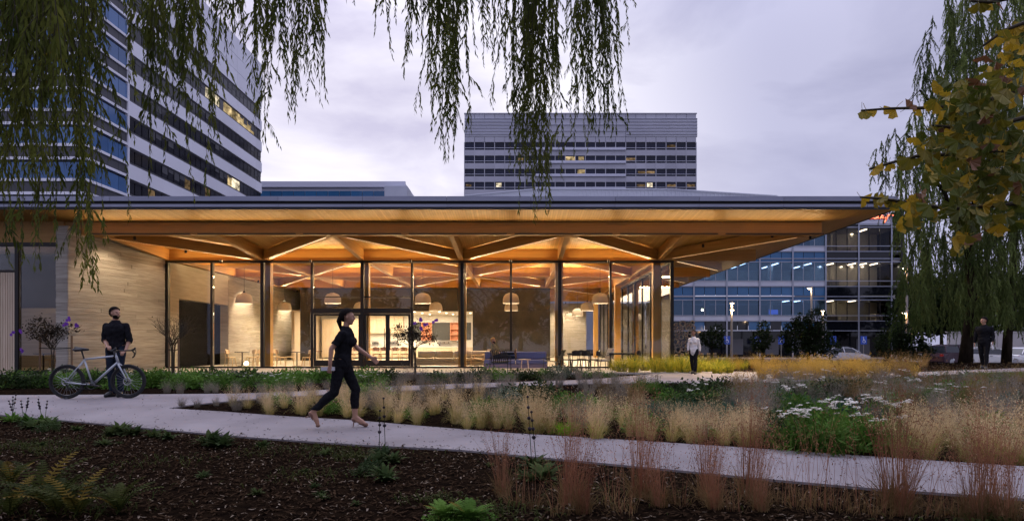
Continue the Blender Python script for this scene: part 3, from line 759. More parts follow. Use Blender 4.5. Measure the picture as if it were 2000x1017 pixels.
for k in range(NB):
    a, b = tx(907+bw*k), tx(907+bw*(k+1))
    m_ = M['tow']
    piece('wall_panel', m_, a+.06, b-.06, DT, DT+.59, tz(277.5), tz(267.5), tw)
    piece('wall_panel', m_, a+.06, b-.06, DT, DT+.59, tz(231), tz(221.5), tw)
    for row in range(4):
        yt = 278.3+25.7*row
        lit_k = lit.get((row, k))
        if lit_k is None: piece('pane', M['tow_glass'], a+.08, b-.08, DT+.35, DT+.5, tz(yt+9.6), tz(yt), tw)
        else:
            piece('pane', M['tow_glass'], a+.08, b-.08, DT+.35, DT+.5, tz(yt+9.6), tz(yt), tw)
            w = (b-a)*.5*(.6+.4*((k*7+row) % 3)/2); c = (a+b)/2+.3*((k % 3)-1)
            piece('lit_window', LITW[lit_k], c-w+.1, c+w-.1, DT+.3, DT+.34, tz(yt+(9.0 if lit_k != 1 else 9.4)), tz(yt+(1.5 if lit_k != 2 else 4)), tw)
        if ser(k): piece('light_panel', M['tow_light'], a, b, DT-.5, DT+.59, tz(yt+15.2), tz(yt+10.3), tw)
        else: piece('pane', M['tow_glass'], a+.08, b-.08, DT+.35, DT+.5, tz(yt+14.3), tz(yt+11), tw)
        piece('wall_panel', m_, a+.06, b-.06, DT, DT+.59, tz(yt+25.6 if row < 3 else 386), tz(yt+14.6), tw)
for row in range(4):
    yt = 278.3+25.7*row; piece('transom', M['tow_light'], tx(907), tx(1360), DT+.1, DT+.4, tz(yt+10.7), tz(yt+9.9), tw)
for s0, s1, n in ((907, 1045, 6), (1045, 1222, 3), (1222, 1362, 6)):
    for i in range(n):
        h = 36/n; yb = 231.5+h*i
        piece('louvre', M['tow'], tx(s0)+.05, tx(s1)-.05, DT-.1, DT+.58, tz(yb+h-.25), tz(yb+1.0), tw)
        piece('louvre', M['tow_light'], tx(s0)+.05, tx(s1)-.05, DT-.35, DT+.55, tz(yb+.95), tz(yb+.2), tw)
for k in range(NB+1):
    x = tx(907+bw*k); piece('mullion', M['tow'], x-.11, x+.11, DT-.05, DT+.55, tz(386), tz(278), tw)
bl = MB(); bl.ball((tx(1349), DT+2, tz(220.6)), .22, 8, 5); bl.build('beacon', emit('beacon_red', (1, .25, .15), 4), tw, world=True)
piece('cornice', M['tow'], tx(906.5), tx(1361), DT-.2, DT+2, tz(222.6), tz(221), tw)

# ---- low block between the towers
DB = 170.0
lb = thing('low_office_block', 'low pale office block with blue window band left of the tower', 'office block', (at(660, DB), DB, -.5))
piece('wall', M['tow_light'], at(480, DB), at(790, DB), DB+.3, DB+30, -.5, zat(356, DB), lb)
piece('cornice', M['tow_light'], at(478, DB), at(792, DB), DB-.5, DB+.29, zat(366, DB), zat(355, DB), lb)
for i in range(14):
    a = 484+22.4*i; piece('pane', M['blueglass'], at(a, DB), at(a+21.4, DB), DB, DB+.28, zat(384, DB), zat(373, DB), lb)
piece('side_wing', M['alu'], at(760, DB), at(803, DB), DB-6, DB+.2, -.5, zat(374, DB), lb)

# ---- the big tower on the left
M['band'] = mat('white_band', (.74, .74, .80), (.80, .80, .86), (.1, .1, .1), .5, rnd=.05)
M['tgl'] = mat('tower_dark_glass', (.012, .012, .016), rough=.1, rnd=.35, spec=.35)
M['tgl_blue'] = mat('tower_blue_glass', (.06, .14, .30), (.09, .18, .36), (.05, .05, .05), .08, rnd=.2)
M['tframe'] = mat('tower_dark_frame', (.05, .05, .058), rough=.5)
XT = -51.5; YA, YB_, YC = 76.5, 84.8, 129.0; TOP = 57.6
bt = thing('striped_tower', 'tall striped office tower with white bands behind hanging willow', 'tower', (XT-20, 100, -.5))
piece('wall', M['tframe'], XT-60, XT-.5, YA+.5, YC, -.5, TOP-.4, bt)
WT = 33.55
for i, (za, zb) in enumerate(((48.55, 51.3), (51.36, 54.1), (54.16, TOP))):
    y = YB_
    while y < YC-.1:
        e = min(y+8.24, YC); piece('parapet_panel', M['band'], XT-.49, XT, y+.02, e-.02, za, zb, bt); y = e
litp = {(0, 13), (0, 14), (0, 15), (0, 17), (0, 18), (0, 19), (0, 20), (0, 21), (0, 22), (0, 23), (0, 24), (3, 18), (3, 19), (3, 20)}
for r_ in range(-1, 7):
    top = 46.09-4.18*r_ - 4.18       # top of a white band
    y = YB_
    while y < YC-.1:
        e = min(y+8.24, YC); piece('white_band', M['band'], XT-.49, XT+.05, y+.012, e-.012, top-1.93, top, bt); y = e
    n = 27; w = (YC-YB_)/n
    for k in range(n):
        a = YB_+w*k
        lit_ = (r_, k) in litp
        h_ = (k*73+r_*151) % 97
        pm_ = LITW[(0, 1, 0)[h_ % 3]] if lit_ else LITW[2] if (r_ >= 2 and h_ < 8) else M['tgl']
        piece('pane', pm_, XT-.4, XT-.15, a+.10, a+w-.10, top+.35, top+2.0, bt)
        if h_ % 3 == 0: piece('blind', M['tframe'], XT-.14, XT-.11, a+.11, a+w-.11, top+2.0-.2-(h_ % 7)*.16, top+1.99, bt)
    piece('window_frame', M['tframe'], XT-.48, XT-.1, YB_, YC, top+.01, top+.3, bt)
    piece('window_frame', M['tframe'], XT-.48, XT-.1, YB_, YC, top+2.02, top+2.24, bt)
    # the glassier bay this side of it
    for yy0 in (YA, YA+2.1, YA+4.2, YA+6.3):
        piece('pane', M['tgl_blue'], XT-.45, XT-.08, yy0+.04, min(yy0+2.06, YB_-.05), top+.1, top+2.0, bt)
        piece('glass_panel', M['tframe'], XT-.45, XT-.10, yy0+.02, min(yy0+2.08, YB_-.05), top-1.5, top-.3, bt)
    for zz in (top-.28, top-1.9+.02):
        piece('white_band', M['band'], XT-.48, XT+.06, YA, YB_-.02, zz, zz+.34, bt)
        piece('white_band', M['band'], XT-40, XT-.5, YA-.06, YA+.48, zz, zz+.34, bt)
    for k in range(14):
        xx = XT-.6-2.8*k
        piece('pane', M['tgl_blue'], xx-2.74, xx, YA+.05, YA+.45, top+.1, top+2.0, bt)
        piece('glass_panel', M['tframe'], xx-2.76, xx, YA+.06, YA+.45, top-1.5, top-.3, bt)
piece('corner_fin', M['band'], XT-.3, XT+.12, YB_-.2, YB_+.06, 5, TOP, bt)

# ================================================================== STREET FURNITURE, CARS
M['pole'] = mat('lamp_post_steel', (.30, .27, .24), rough=.5, metal=.3)
M['lampglass'] = emit('street_lamp_lens', (1.0, .76, .45), 30)
def street_lamp(px, d, ztop, heads, label, col=(1.0, .7, .4)):
    x = at(px, d); g = float(gz(x, d))
    t = thing('street_lamp', label, 'street lamp', (x, d, g), 0, 'lit street lamps by the car park')
    q = MB(); q.tube([(0, 0, 0), (0, 0, ztop-g)], [.11, .085], 10); q.lathe([(.2, 0), (.2, .12), (.12, .16), (.0, .16)], 12); q.build('post', M['pole'], t)
    for dx, hz in heads:
        h = MB(); h.tube([(0, 0, hz-g), (dx*.6, -.1, hz-g+.03)], .03, 6); h.build('arm', M['pole'], t)
        h2 = MB(); h2.lathe([(.0, .10), (.16, .08), (.2, 0), (.17, -.02)], 12, (dx, -.16, hz-g)); ho = h2.build('lamp_head', M['pole'], t)
        l = MB(); l.lathe([(0, -.09), (.1, -.06), (.16, -.02), (0, -.02)], 12, (dx, -.16, hz-g)); l.build('lens', M['lampglass'], ho)
        p = bpy.data.lights.new('street_light', 'POINT'); p.energy = 55; p.color = col; p.shadow_soft_size = .12
        o = bpy.data.objects.new('street_light', p); COL.objects.link(o); o.location = (x+dx, d-.16, hz-.25)
    return t
street_lamp(1429, 55, zat(588, 55), [(-.02, zat(592, 55)), (-.02, zat(605, 55))], 'pale lamp post with two lit heads one above the other')
street_lamp(1585, 60, zat(560, 60), [(-.3, zat(563, 60))], 'lamp post with one lit head above the round dark tree')
street_lamp(1607, 66, zat(604, 66), [(-.1, zat(607, 66))], 'low lamp glowing just right of the round dark tree')
street_lamp(1771, 50, zat(518, 50), [(-.35, zat(524, 50)), (-.3, zat(611, 50))], 'orange lit lamp post at the edge of the right willow', (1.0, .55, .25))

M['sign_blue'] = mat('parking_sign_blue', (.03, .09, .45), rough=.4)
M['sign_white'] = mat('sign_white_print', (.8, .8, .8), rough=.5)
for i, (px, lab) in enumerate(((1420, 'blue accessible parking sign beside the pale two headed lamp post'), (1479, 'blue accessible parking sign by the small tree near the office'), (1526, 'blue accessible parking sign on a post left of the round dark tree'), (1627, 'blue accessible parking sign above the silver parked car'), (1687, 'blue accessible parking sign near the office entrance'))):
    d = 66.0; x = at(px, d); g = float(gz(x, d)); h = zat(664, d)-g
    t = thing('parking_sign', lab, 'parking sign', (x, d, g), 0, 'accessible parking signs')
    q = MB(); q.tube([(0, .03, 0), (0, .03, h+.4)], .035, 6); q.build('post', M['pole'], t)
    q = MB(); q.box(-.33, .33, -.015, .0, h-.42, h+.42); q.build('plate', M['sign_blue'], t)
    s_ = MB(); s_.torus((.02, -.02, h-.12), .14, .022, 'y', 16, 4); s_.ball((-.04, -.02, h+.27), (.055, .012, .055), 8, 5)
    s_.bar((-.04, -.02, h+.2), (-.03, -.02, h-.02), .05, .012, (0, 1, 0)); s_.bar((-.03, -.02, h-.02), (.12, -.02, h-.03), .04, .012, (0, 1, 0)); s_.bar((.12, -.02, h-.03), (.17, -.02, h-.2), .04, .012, (0, 1, 0)); s_.bar((-.03, -.02, h+.1), (.09, -.02, h+.09), .035, .012, (0, 1, 0))
    s_.build('wheelchair_symbol', M['sign_white'], t)

def paint(n, c): return mat(n, c, rough=.25, metal=.3)
M['cglass'] = mat('car_glass', (.02, .024, .03), rough=.05); M['tyre'] = mat('tyre_rubber', (.012, .012, .012), rough=.85); M['rim'] = mat('alloy_rim', (.5, .5, .52), rough=.3, metal=.8)
M['hl'] = mat('headlight_glass', (.7, .72, .75), rough=.1); M['tail'] = mat('tail_light_red', (.3, .01, .01), rough=.3); M['chrome'] = mat('chrome_trim', (.6, .6, .62), rough=.2, metal=1)
def car(label, px, d, paint_m, rz, suv=False):
    x = at(px, d); g = float(gz(x, d)) + .012
    t = thing('parked_car', label, 'car', (x, d, g), rz, 'cars parked beyond the garden')
    H = 1.66 if suv else 1.44; Lh = 2.3; Wd = .9
    belt = .92 if not suv else 1.02
    body = [(-2.3, .35), (-2.28, .72), (-2.2, belt-.02), (-1.6, belt+.04), (.95, belt), (1.7, belt-.14), (2.2, belt-.28), (2.3, .5), (2.25, .28), (-2.2, .26)]
    roof = [(-2.0, belt+.02), (-1.5 if not suv else -1.9, H-.12), (-.9, H), (.1, H), (.55, H-.12), (1.25, belt-.02)]
    def loft(poly, ws):                                             # outline narrowed towards each side
        mb = MB(); n = len(poly); vs = []; ks = [(-1, .965), (-.9, 1.0), (.9, 1.0), (1, .965)]
        cx = sum(p[0] for p in poly)/n; cz = sum(p[1] for p in poly)/n
        for k, s in ks:
            for (a, b) in poly: vs.append((cx+(a-cx)*s, k*ws(b), cz+(b-cz)*(.95 if s < 1 else 1)))
        fs = [tuple(range(n)), tuple(range(4*n-1, 3*n-1, -1))]
        for r in range(3):
            for i in range(n): fs.append((r*n+i, (r+1)*n+i, (r+1)*n+(i+1) % n, r*n+(i+1) % n))
        mb.add(vs, fs); return mb
    loft(body, lambda z: Wd if z < belt-.2 else Wd-.04).build('body', paint_m, t, smooth=False)
    cab = loft(roof, lambda z: .86-.2*max(0, (z-belt)/(H-belt))).build('window', M['cglass'], t)
    rp = MB(); rp.add([(-1.45 if not suv else -1.8, -.66, H-.10), (.5, -.66, H-.10), (.5, .66, H-.10), (-1.45 if not suv else -1.8, .66, H-.10), (-.9, -.62, H+.02), (.1, -.62, H+.02), (.1, .62, H+.02), (-.9, .62, H+.02)], [(4, 5, 6, 7), (0, 1, 5, 4), (1, 2, 6, 5), (2, 3, 7, 6), (3, 0, 4, 7)]); rp.build('roof', paint_m, t)
    for s in (-1, 1):
        q = MB()
        for a, b in (((-1.98, belt+.03), (-1.45 if not suv else -1.85, H-.1)), ((1.22, belt), (.5, H-.1)), ((-.35, belt+.02), (-.38, H-.04))):
            q.bar((a[0], s*.87, a[1]), (b[0], s*.675, b[1]), .07, .05, (0, s, .2))
        q.bar((-1.45, s*.675, H-.1), (.5, s*.675, H-.1), .05, .05); q.build('pillar', paint_m, t)
        h = MB(); h.cbox((2.17, s*.66, belt-.36), (.16, .34, .13)); h.build('headlight', M['hl'], t)
        h = MB(); h.cbox((-2.23, s*.7, belt-.18), (.1, .28, .16)); h.build('tail_light', M['tail'], t)
        h = MB(); h.cbox((.75, s*1.0, belt+.06), (.14, .2, .13)); h.build('mirror', paint_m, t)
        h = MB(); h.cbox((-.1, s*.905, belt-.12), (.2, .02, .03)); h.build('handle', M['chrome'], t)
        for xw in (-1.4, 1.42):
            w = MB(); w.torus((xw, s*.8, .33), .24, .1, 'y', 20, 8); wo = w.build('wheel', M['tyre'], t, smooth=True)
            r_ = MB(); r_.lathe([(0, 0), (.2, 0), (.22, .04), (.0, .05)], 14); ro = r_.build('rim', M['rim'], wo); ro.location = (xw, s*.86, .33); ro.rotation_euler = (R(90)*-s, 0, 0)
    return t
car('silver estate car parked in front of the dark office glass', 1645, 60, paint('silver_paint', (.5, .51, .54)), R(8))
car('white hatchback facing the garden beside the dark round shrub', 1806, 52, paint('white_paint', (.72, .73, .75)), R(-50))
car('dark maroon off-road car between two white cars', 1862, 51, paint('maroon_paint', (.05, .025, .035)), R(20), True)
car('white car partly hidden behind the walking man in black', 1934, 50, paint('cream_paint', (.70, .70, .68)), R(-25))
car('white car at the far right edge of the car park', 2012, 50, paint('white_gloss', (.74, .74, .74)), R(15))

# small motorcycle beyond the cars
x = at(1954, 54.5); g = float(gz(x, 54.5)); mo = thing('motorcycle', 'black motorcycle parked before the pale wall on the right', 'motorcycle', (x, 54.5, g+.012), R(25))
for xw in (-.68, .68):
    w = MB(); w.torus((xw, 0, .31), .25, .06, 'y', 20, 8); wo = w.build('wheel', M['tyre'], mo, smooth=True)
    r_ = MB(); r_.torus((xw, 0, .31), .19, .02, 'y', 16, 5); r_.tube([(xw, -.07, .31), (xw, .07, .31)], .05, 8)
    for k in range(5): a = 2*PI*k/5; r_.tube([(xw, 0, .31), (xw+.19*math.cos(a), 0, .31+.19*math.sin(a))], .012, 4)
    r_.build('rim', M['rim'], wo)
q = MB(); q.ball((.12, 0, .78), (.3, .14, .13), 12, 8); q.build('fuel_tank', M['black'], mo, smooth=True)
q = MB(); q.ball((-.38, 0, .80), (.36, .13, .07), 12, 6); q.build('seat', M['tyre'], mo, smooth=True)
q = MB(); q.cbox((0, 0, .45), (.42, .24, .34)); q.tube([(-.68, -.1, .31), (-.05, -.1, .42)], .03); q.tube([(-.68, .1, .31), (-.05, .1, .42)], .03); q.tube([(-.7, .14, .36), (-.1, .14, .3)], .045); q.build('engine', M['steel'], mo)
q = MB(); q.tube([(.68, -.09, .31), (.48, -.09, .98)], .028); q.tube([(.68, .09, .31), (.48, .09, .98)], .028); q.build('fork', M['steel'], mo)
q = MB(); q.tube([(.36, -.38, 1.06), (.47, -.1, 1.02), (.47, .1, 1.02), (.36, .38, 1.06)], .018); q.build('handlebar', M['black'], mo)
q = MB(); q.ball((.62, 0, .88), .1, 10, 6); q.build('headlight', M['hl'], mo, smooth=True)
for s in (-1, 1):
    q = MB(); q.tube([(.4, s*.3, 1.05), (.38, s*.34, 1.24)], .008, 5); q.ball((.38, s*.34, 1.28), (.02, .07, .05), 8, 5); q.build('mirror', M['black'], mo)

# pale walls at the right rear
M['wallpale'] = mat('pale_render', (.42, .39, .37), (.48, .45, .43), (.6, .6, .6), .85)
gw = thing('garden_wall', 'long pale rendered wall behind the parked cars on the right', 'wall', (at(1950, 60), 60, -.45))
x = at(1852, 60)
for i in range(7):
    w = 4.6; piece('wall_panel', M['wallpale'], x+.02, x+w-.02, 60, 60.25, -.44, zat(649, 60), gw); x += w
piece('coping', M['wallpale'], at(1850, 60), x, 59.95, 60.3, zat(649, 60)+.003, zat(649, 60)+.1, gw)

# ring screen beyond the glass corner
M['ringm'] = mat('cast_concrete_ring', (.58, .53, .48), (.66, .61, .56), (6, 6, 6), .7)
dS = 38.0; xs0 = at(1306, dS); rs = thing('ring_screen', 'openwork screen of pale concrete rings beside the glass corner', 'screen', (at(1334, dS), dS, float(gz(10, dS))))
rr = random.Random(12); placed = []
tries = 0
while len(placed) < 46 and tries < 6000:
    tries += 1
    r = rr.choice([.10, .13, .16, .2, .23]); u = rr.uniform(xs0, at(1356, dS)); z = rr.uniform(0.1, zat(629, dS))
    if u+r > at(1357, dS)+.05: continue
    if z > 1.75 or u < at(1343, dS):
        if all(math.hypot(u-a, z-b) > (r+c)*.97 for a, b, c in placed): placed.append((u, z, r))
for u, z, r in placed:
    q = MB(); n = 6 if r > .14 else 8
    ph = rr.uniform(0, 1)
    o_ = [(r*math.cos(2*PI*i/12+ph), r*math.sin(2*PI*i/12+ph)) for i in range(12)]; i_ = [(a*.68, b*.68) for a, b in o_]
    vs = [(a, -.09, b) for a, b in o_]+[(a, -.09, b) for a, b in i_]+[(a, .09, b) for a, b in o_]+[(a, .09, b) for a, b in i_]
    fs = []
    for i in range(12):
        j = (i+1) % 12; fs += [(i, j, 12+j, 12+i), (24+i, 36+i, 36+j, 24+j), (i, 24+i, 24+j, j), (12+i, 12+j, 36+j, 36+i)]
    q.add(vs, fs); o = q.build('ring', M['ringm'], rs); o.location = (u-at(1334, dS), 0, z-float(gz(10, dS)))
fr_ = MB(); fr_.box(xs0-at(1334, dS), at(1352, dS)-at(1334, dS), -.1, .1, -.2, .12); fr_.build('base', M['ringm'], rs)

# short timber bollards
bproto = None
for i, (px, lab) in enumerate(((1322, 'timber bollard nearest the glass corner'), (1333, 'timber bollard at the foot of the ring screen'), (1371, 'timber bollard just right of the woman in white'), (1384, 'second timber bollard to the right of the woman in white'), (1396, 'timber bollard at the right end of the row'))):
    d = 34.5; x = at(px, d)
    if bproto is None:
        bproto = thing('bollard', lab, 'bollard', (x, d, float(gz(x, d))), 0, 'short timber bollards by the entrance')
        q = MB(); q.lathe([(.0, -.05), (.09, -.05), (.09, .70), (.075, .73), (0, .73)], 12); q.build('post', M['oak'], bproto)
        q = MB(); q.lathe([(.093, .60), (.093, .64)], 12); q.build('band', M['bronze'], bproto)
    else:
        o = copy_tree(bproto); o.location = (x, d, float(gz(x, d))); o['label'] = lab
# ================================================================== PENDANTS
def pendant(px, row, label, proto=[None]):
    d = 32.3+7.0*row; x = at(px, d); zb = 3.31
    if proto[0] is None:
        t = thing('pendant_lamp', label, 'pendant lamp', (x, d, zb), 0, 'felt dome pendant lamps'); proto[0] = t
        q = MB(); q.lathe([(.41, 0), (.415, .06), (.40, .22), (.36, .36), (.28, .46), (.12, .52), (.05, .53), (.05, .5), (.11, .49), (.27, .44), (.345, .35), (.385, .22), (.395, .06), (.395, 0), (.41, 0)], 24); q.build('shade', M['shade'], t, smooth=True)
        q = MB(); q.lathe([(0, .05), (.39, .05)], 24); q.build('diffuser', M['lamp_glow'], t)
        q = MB(); q.lathe([(.05, .53), (.05, .6), (.02, .64), (0, .64)], 10); q.tube([(0, 0, .64), (0, 0, 1.8)], .008, 5); q.build('cord', M['black'], t)
    else:
        t = copy_tree(proto[0]); t.location = (x, d, zb); t['label'] = label
    area('pendant_light', (x, d, zb+.03), .7, .7, 190, (1.0, .77, .50), (0, 0, -1), 160, 'DISK')
for px, row, lab in ((477, 0, 'dome pendant over the small tables, nearest the concrete wall'), (556, 1, 'smaller looking dome pendant right of the left timber column'), (650, 0, 'dome pendant above the head of the walking woman'), (704, 1, 'dome pendant half hidden behind the door mullion'),
                     (826, 0, 'dome pendant above the purple flowered sapling'), (851, 1, 'lower dome pendant behind the one over the sapling'), (998, 0, 'upper of two dome pendants before the dark wall'), (998.5, 1, 'lower of two dome pendants before the dark wall'),
                     (1172, 0, 'frontmost dome pendant in the right aisle'), (1147, 1, 'second dome pendant from the front in the right aisle'), (1128, 2, 'third dome pendant from the front in the right aisle'), (1113, 3, 'fourth dome pendant from the front in the right aisle')):
    pendant(px, row, lab)

# ================================================================== FURNITURE
def dining_chair(name, label, m_seat, m_leg, loc, rz, group, h=.46, metal=False, cat='chair'):
    t = thing(name, label, cat, loc, rz, group)
    q = MB(); q.lathe([(0, h-.035), (.2, h-.035), (.225, h-.015), (.215, h+.01), (0, h+.015)], 14); q.build('seat', m_seat, t)
    q = MB(); vs = []
    for k in range(9):
        a = -1.05+2.1*k/8; r = .215
        for z, dr in ((h+.17, 0), (h+.28, .012), (h+.40-.05*abs(a), .02)):
            vs.append((-r*math.cos(a)-dr, r*math.sin(a), z))
    n = len(vs); vs2 = [(x-.018*math.copysign(1, 1), y, z) for x, y, z in vs]
    fs = []
    for k in range(8):
        for j in range(2): i = k*3+j; fs += [(i, i+3, i+4, i+1), (n+i, n+i+1, n+i+4, n+i+3)]
    for k in range(8): fs += [(k*3, n+k*3, n+k*3+3, k*3+3), (k*3+2, k*3+5, n+k*3+5, n+k*3+2)]
    fs += [(0, 1, n+1, n), (1, 2, n+2, n+1), (24, n+24, n+25, 25), (25, n+25, n+26, 26)]
    q.add(vs+vs2, fs); q.build('backrest', m_seat, t)
    r = .013 if metal else .02
    for sx in (-1, 1):
        for sy in (-1, 1):
            q = MB(); q.tube([(sx*.21, sy*.2, 0), (sx*.16, sy*.16, h-.03)], r, 6)
            if sx < 0: q.tube([(-.17, sy*.15, h-.02), (-.225, sy*.14, h+.3)], r*.8, 6)
            q.build('leg', m_leg, t)
    return t
def place(proto, label, x, y, rz, z=FL):
    c = copy_tree(proto); c.location = (x, y, z); c.rotation_euler = (0, 0, rz); c['label'] = label; return c
dA = 32.0
ch = dining_chair('dining_chair', 'light oak cafe chair facing right, leftmost at the small tables', M['oak'], M['oak'], (at(450, dA), dA, FL), 0, 'light oak cafe chairs')
for px, d, rz, lab in ((491, 32.2, PI, 'light oak cafe chair at the right of the first small table'), (504, 33.2, PI*.9, 'light oak cafe chair behind the first small table'), (549, 32, R(20), 'light oak cafe chair just right of the left timber column'), (566, 33, R(200), 'light oak cafe chair tucked at the second small table'),
                       (600, 32, PI, 'light oak cafe chair beside the door frame'), (538, 34.2, R(-40), 'light oak cafe chair further back behind the timber column')):
    place(ch, lab, at(px, d), d, rz)
def cafe_table(label, px, d, m_top, r=.36, h=.72, proto=[None]):
    if proto[0] is None:
        t = thing('cafe_table', label, 'table', (at(px, d), d, FL), 0, 'small black cafe tables'); proto[0] = t
        q = MB(); q.lathe([(0, h-.03), (r, h-.03), (r, h), (0, h)], 20); q.build('tabletop', m_top, t)
        q = MB(); q.tube([(0, 0, .03), (0, 0, h-.03)], .03, 8); q.build('post', M['black'], t)
        q = MB(); q.lathe([(0, 0), (.22, 0), (.22, .02), (0, .03)], 16); q.build('base', M['black'], t)
    else: place(proto[0], label, at(px, d), d, 0)
for px, d, lab in ((473, 32.4, 'black topped cafe table between two oak chairs near the concrete wall'), (580, 32.4, 'black topped cafe table left of the entrance door'), (527, 35.5, 'black topped cafe table standing behind the left timber column')): cafe_table(lab, px, d, M['black'])
# glowing globe on the floor
gl = thing('globe_lamp', 'small glowing globe lamp on the floor by the first cafe table', 'lamp', (at(481, 31.2), 31.2, FL))
q = MB(); q.ball((0, 0, .17), .11, 14, 9); q.build('globe', emit('globe_glow', (1, .8, .5), 7), gl, smooth=True)
q = MB(); q.lathe([(0, 0), (.09, 0), (.07, .07), (0, .07)], 12); q.build('base', M['bronze'], gl)
# tripod stool
st = thing('tripod_stool', 'tall three legged stool behind the entrance glass', 'stool', (at(623, 31.5), 31.5, FL))
q = MB(); q.lathe([(0, .74), (.17, .74), (.18, .77), (0, .78)], 16); q.build('seat', M['brownchair'], st)
for k in range(3):
    a = 2*PI*k/3+.3; q = MB(); q.tube([(.24*math.cos(a), .24*math.sin(a), 0), (.08*math.cos(a), .08*math.sin(a), .74)], .016, 6); q.build('leg', M['oak'], st)
# communal table and shell chairs
dC = 36.6; cx0, cx1 = at(672, dC), at(812, dC)
ct = thing('communal_table', 'long oak communal table before the lit kitchen', 'table', ((cx0+cx1)/2, dC, FL))
piece('tabletop', M['counter'], cx0, cx1, dC-.45, dC+.45, FL+.78, FL+.84, ct)
for sx in (cx0+.3, cx1-.3):
    for sy in (-.35, .35): piece('leg', M['counter'], sx-.05, sx+.05, dC+sy-.05, dC+sy+.05, FL, FL+.778, ct)
c0 = None
labs = ('at the left end of the communal table', 'second from the left at the communal table', 'third from the left at the communal table', 'fourth from the left at the communal table', 'fifth from the left at the communal table', 'sixth from the left at the communal table', 'at the right end of the communal table')
for i, px in enumerate((682, 697, 712, 735, 750, 772, 790)):
    d = 35.8; lab = 'brown shell chair '+labs[i]
    if c0 is None: c0 = dining_chair('shell_chair', lab, M['brownchair'], M['oak'], (at(px, d), d, FL), R(90), 'brown shell chairs at the communal table', h=.56)
    else: place(c0, lab, at(px, d), d, R(90+((i*37) % 17)-8))
# counter machines
for i, (px, w, h, lab) in enumerate(((733, .5, .42, 'pale box shaped appliance on the left of the kitchen worktop'), (769, .75, .42, 'steel coffee machine on the kitchen worktop behind the doors'), (868, .95, .45, 'long steel espresso machine on the kitchen worktop'), (896, .3, .5, 'narrow steel grinder at the right of the espresso machine'))):
    t = thing('coffee_machine', lab, 'appliance', (at(px, 49.75), 49.75, 1.081))
    q = MB(); q.box(-w/2, w/2, -.2, .2, 0, .05); q.box(-w/2, w/2, .02, .2, .05, h-.1); q.box(-w/2, w/2, -.2, .2, h-.1, h); q.build('body', M['steel'], t)
    q = MB()
    for k in range(3): q.tube([(-w/3+k*w/3, -.14, h-.1), (-w/3+k*w/3, -.14, h-.2)], .03, 8)
    q.build('spout', M['black'], t)

def sofa(name, label, x0, x1, yb, depth, m, m_base, z=FL, group=None, seats=2):
    t = thing(name, label, 'sofa', ((x0+x1)/2, yb, z))
    X0, X1 = x0-(x0+x1)/2, x1-(x0+x1)/2
    def soft(nm, a, b, c, d, e, f, r=.06):
        q = MB(); q.box(a, b, c, d, e, f); o = q.build(nm, m, t)
        bv = o.modifiers.new('bevel', 'BEVEL'); bv.width = r; bv.segments = 3
        return o
    q = MB(); q.box(X0, X1, -depth, 0, .07, .24); q.build('base', m_base, t)
    w = (X1-X0)/seats
    for k in range(seats):
        a = X0+w*k
        soft('seat_cushion', a+.012, a+w-.012, -depth, -.22, .245, .44)
        soft('back_cushion', a+.012, a+w-.012, -.30, -.02, .445, .78)
    q = MB()
    for sx in (X0+.06, X1-.06):
        for sy in (-depth+.06, -.06): q.cbox((sx, sy, .035), (.05, .05, .07))
    q.build('foot', M['black'], t)
    return t
sofa('outdoor_sofa', 'blue grey terrace sofa with the lounging man on it', at(946, 28.2), at(1068, 28.2), 28.55, .95, M['blue_fabric'], mat('mauve_base', (.22, .18, .24), rough=.9))
sofa('lounge_sofa', 'long beige sofa inside, right of the entrance doors', at(816, 32), at(957, 32), 32.2, .95, M['beige'], M['beige'], seats=4)
# oak lounge chair frame inside
def lounge_chair(label, x, y, rz, m, z=FL, slats=9, oak=False):
    t = thing('slat_chair' if not oak else 'oak_armchair', label, 'armchair', (x, y, z), rz)
    for sy in (-1, 1):
        q = MB(); r = .016 if not oak else .026
        q.tube([(.32, sy*.36, 0), (.32, sy*.36, .56), (-.36, sy*.36, .60), (-.40, sy*.36, 0)], r, 6); q.build('side_frame', m, t)
    for k in range(slats):
        y_ = -.32+.64*k/(slats-1)
        q = MB(); q.bar((-.22, y_, .36), (-.48, y_, .84), .034, .012, (1, 0, .4)); q.build('back_slat', m, t)
    for k in range(7):
        x_ = -.2+.075*k; q = MB(); q.bar((x_, -.35, .37+.008*k), (x_, .35, .37+.008*k), .05, .014); q.build('seat_slat', m, t)
    q = MB(); q.bar((-.48, -.35, .85), (-.48, .35, .85), .03, .03); q.bar((-.22, -.35, .345), (-.22, .35, .345), .03, .03); q.bar((.3, -.35, .40), (.3, .35, .40), .03, .03); q.build('rail', m, t)
    return t
lounge_chair('black slatted lounge chair with its back to the garden', at(978, 26.1), 26.1, R(80), M['black_slat'])
lounge_chair('olive slatted lounge chair facing the blue sofa', at(1080, 26.6), 26.6, R(165), M['olive_metal'], slats=8)
lounge_chair('light oak armchair inside beside the beige sofa', at(936, 31), 31, R(170), M['oak'], slats=5, oak=True)
t = thing('side_table', 'small oak side table in front of the blue sofa', 'side table', (at(1025, 26.5), 26.5, FL))
q = MB(); q.lathe([(0, .46), (.25, .46), (.26, .49), (0, .5)], 18); q.build('tabletop', M['oak'], t)
for k in range(4):
    a = PI/4+k*PI/2; q = MB(); q.tube([(.22*math.cos(a), .22*math.sin(a), 0), (.17*math.cos(a), .17*math.sin(a), .46)], .02, 6); q.build('leg', M['oak'], t)
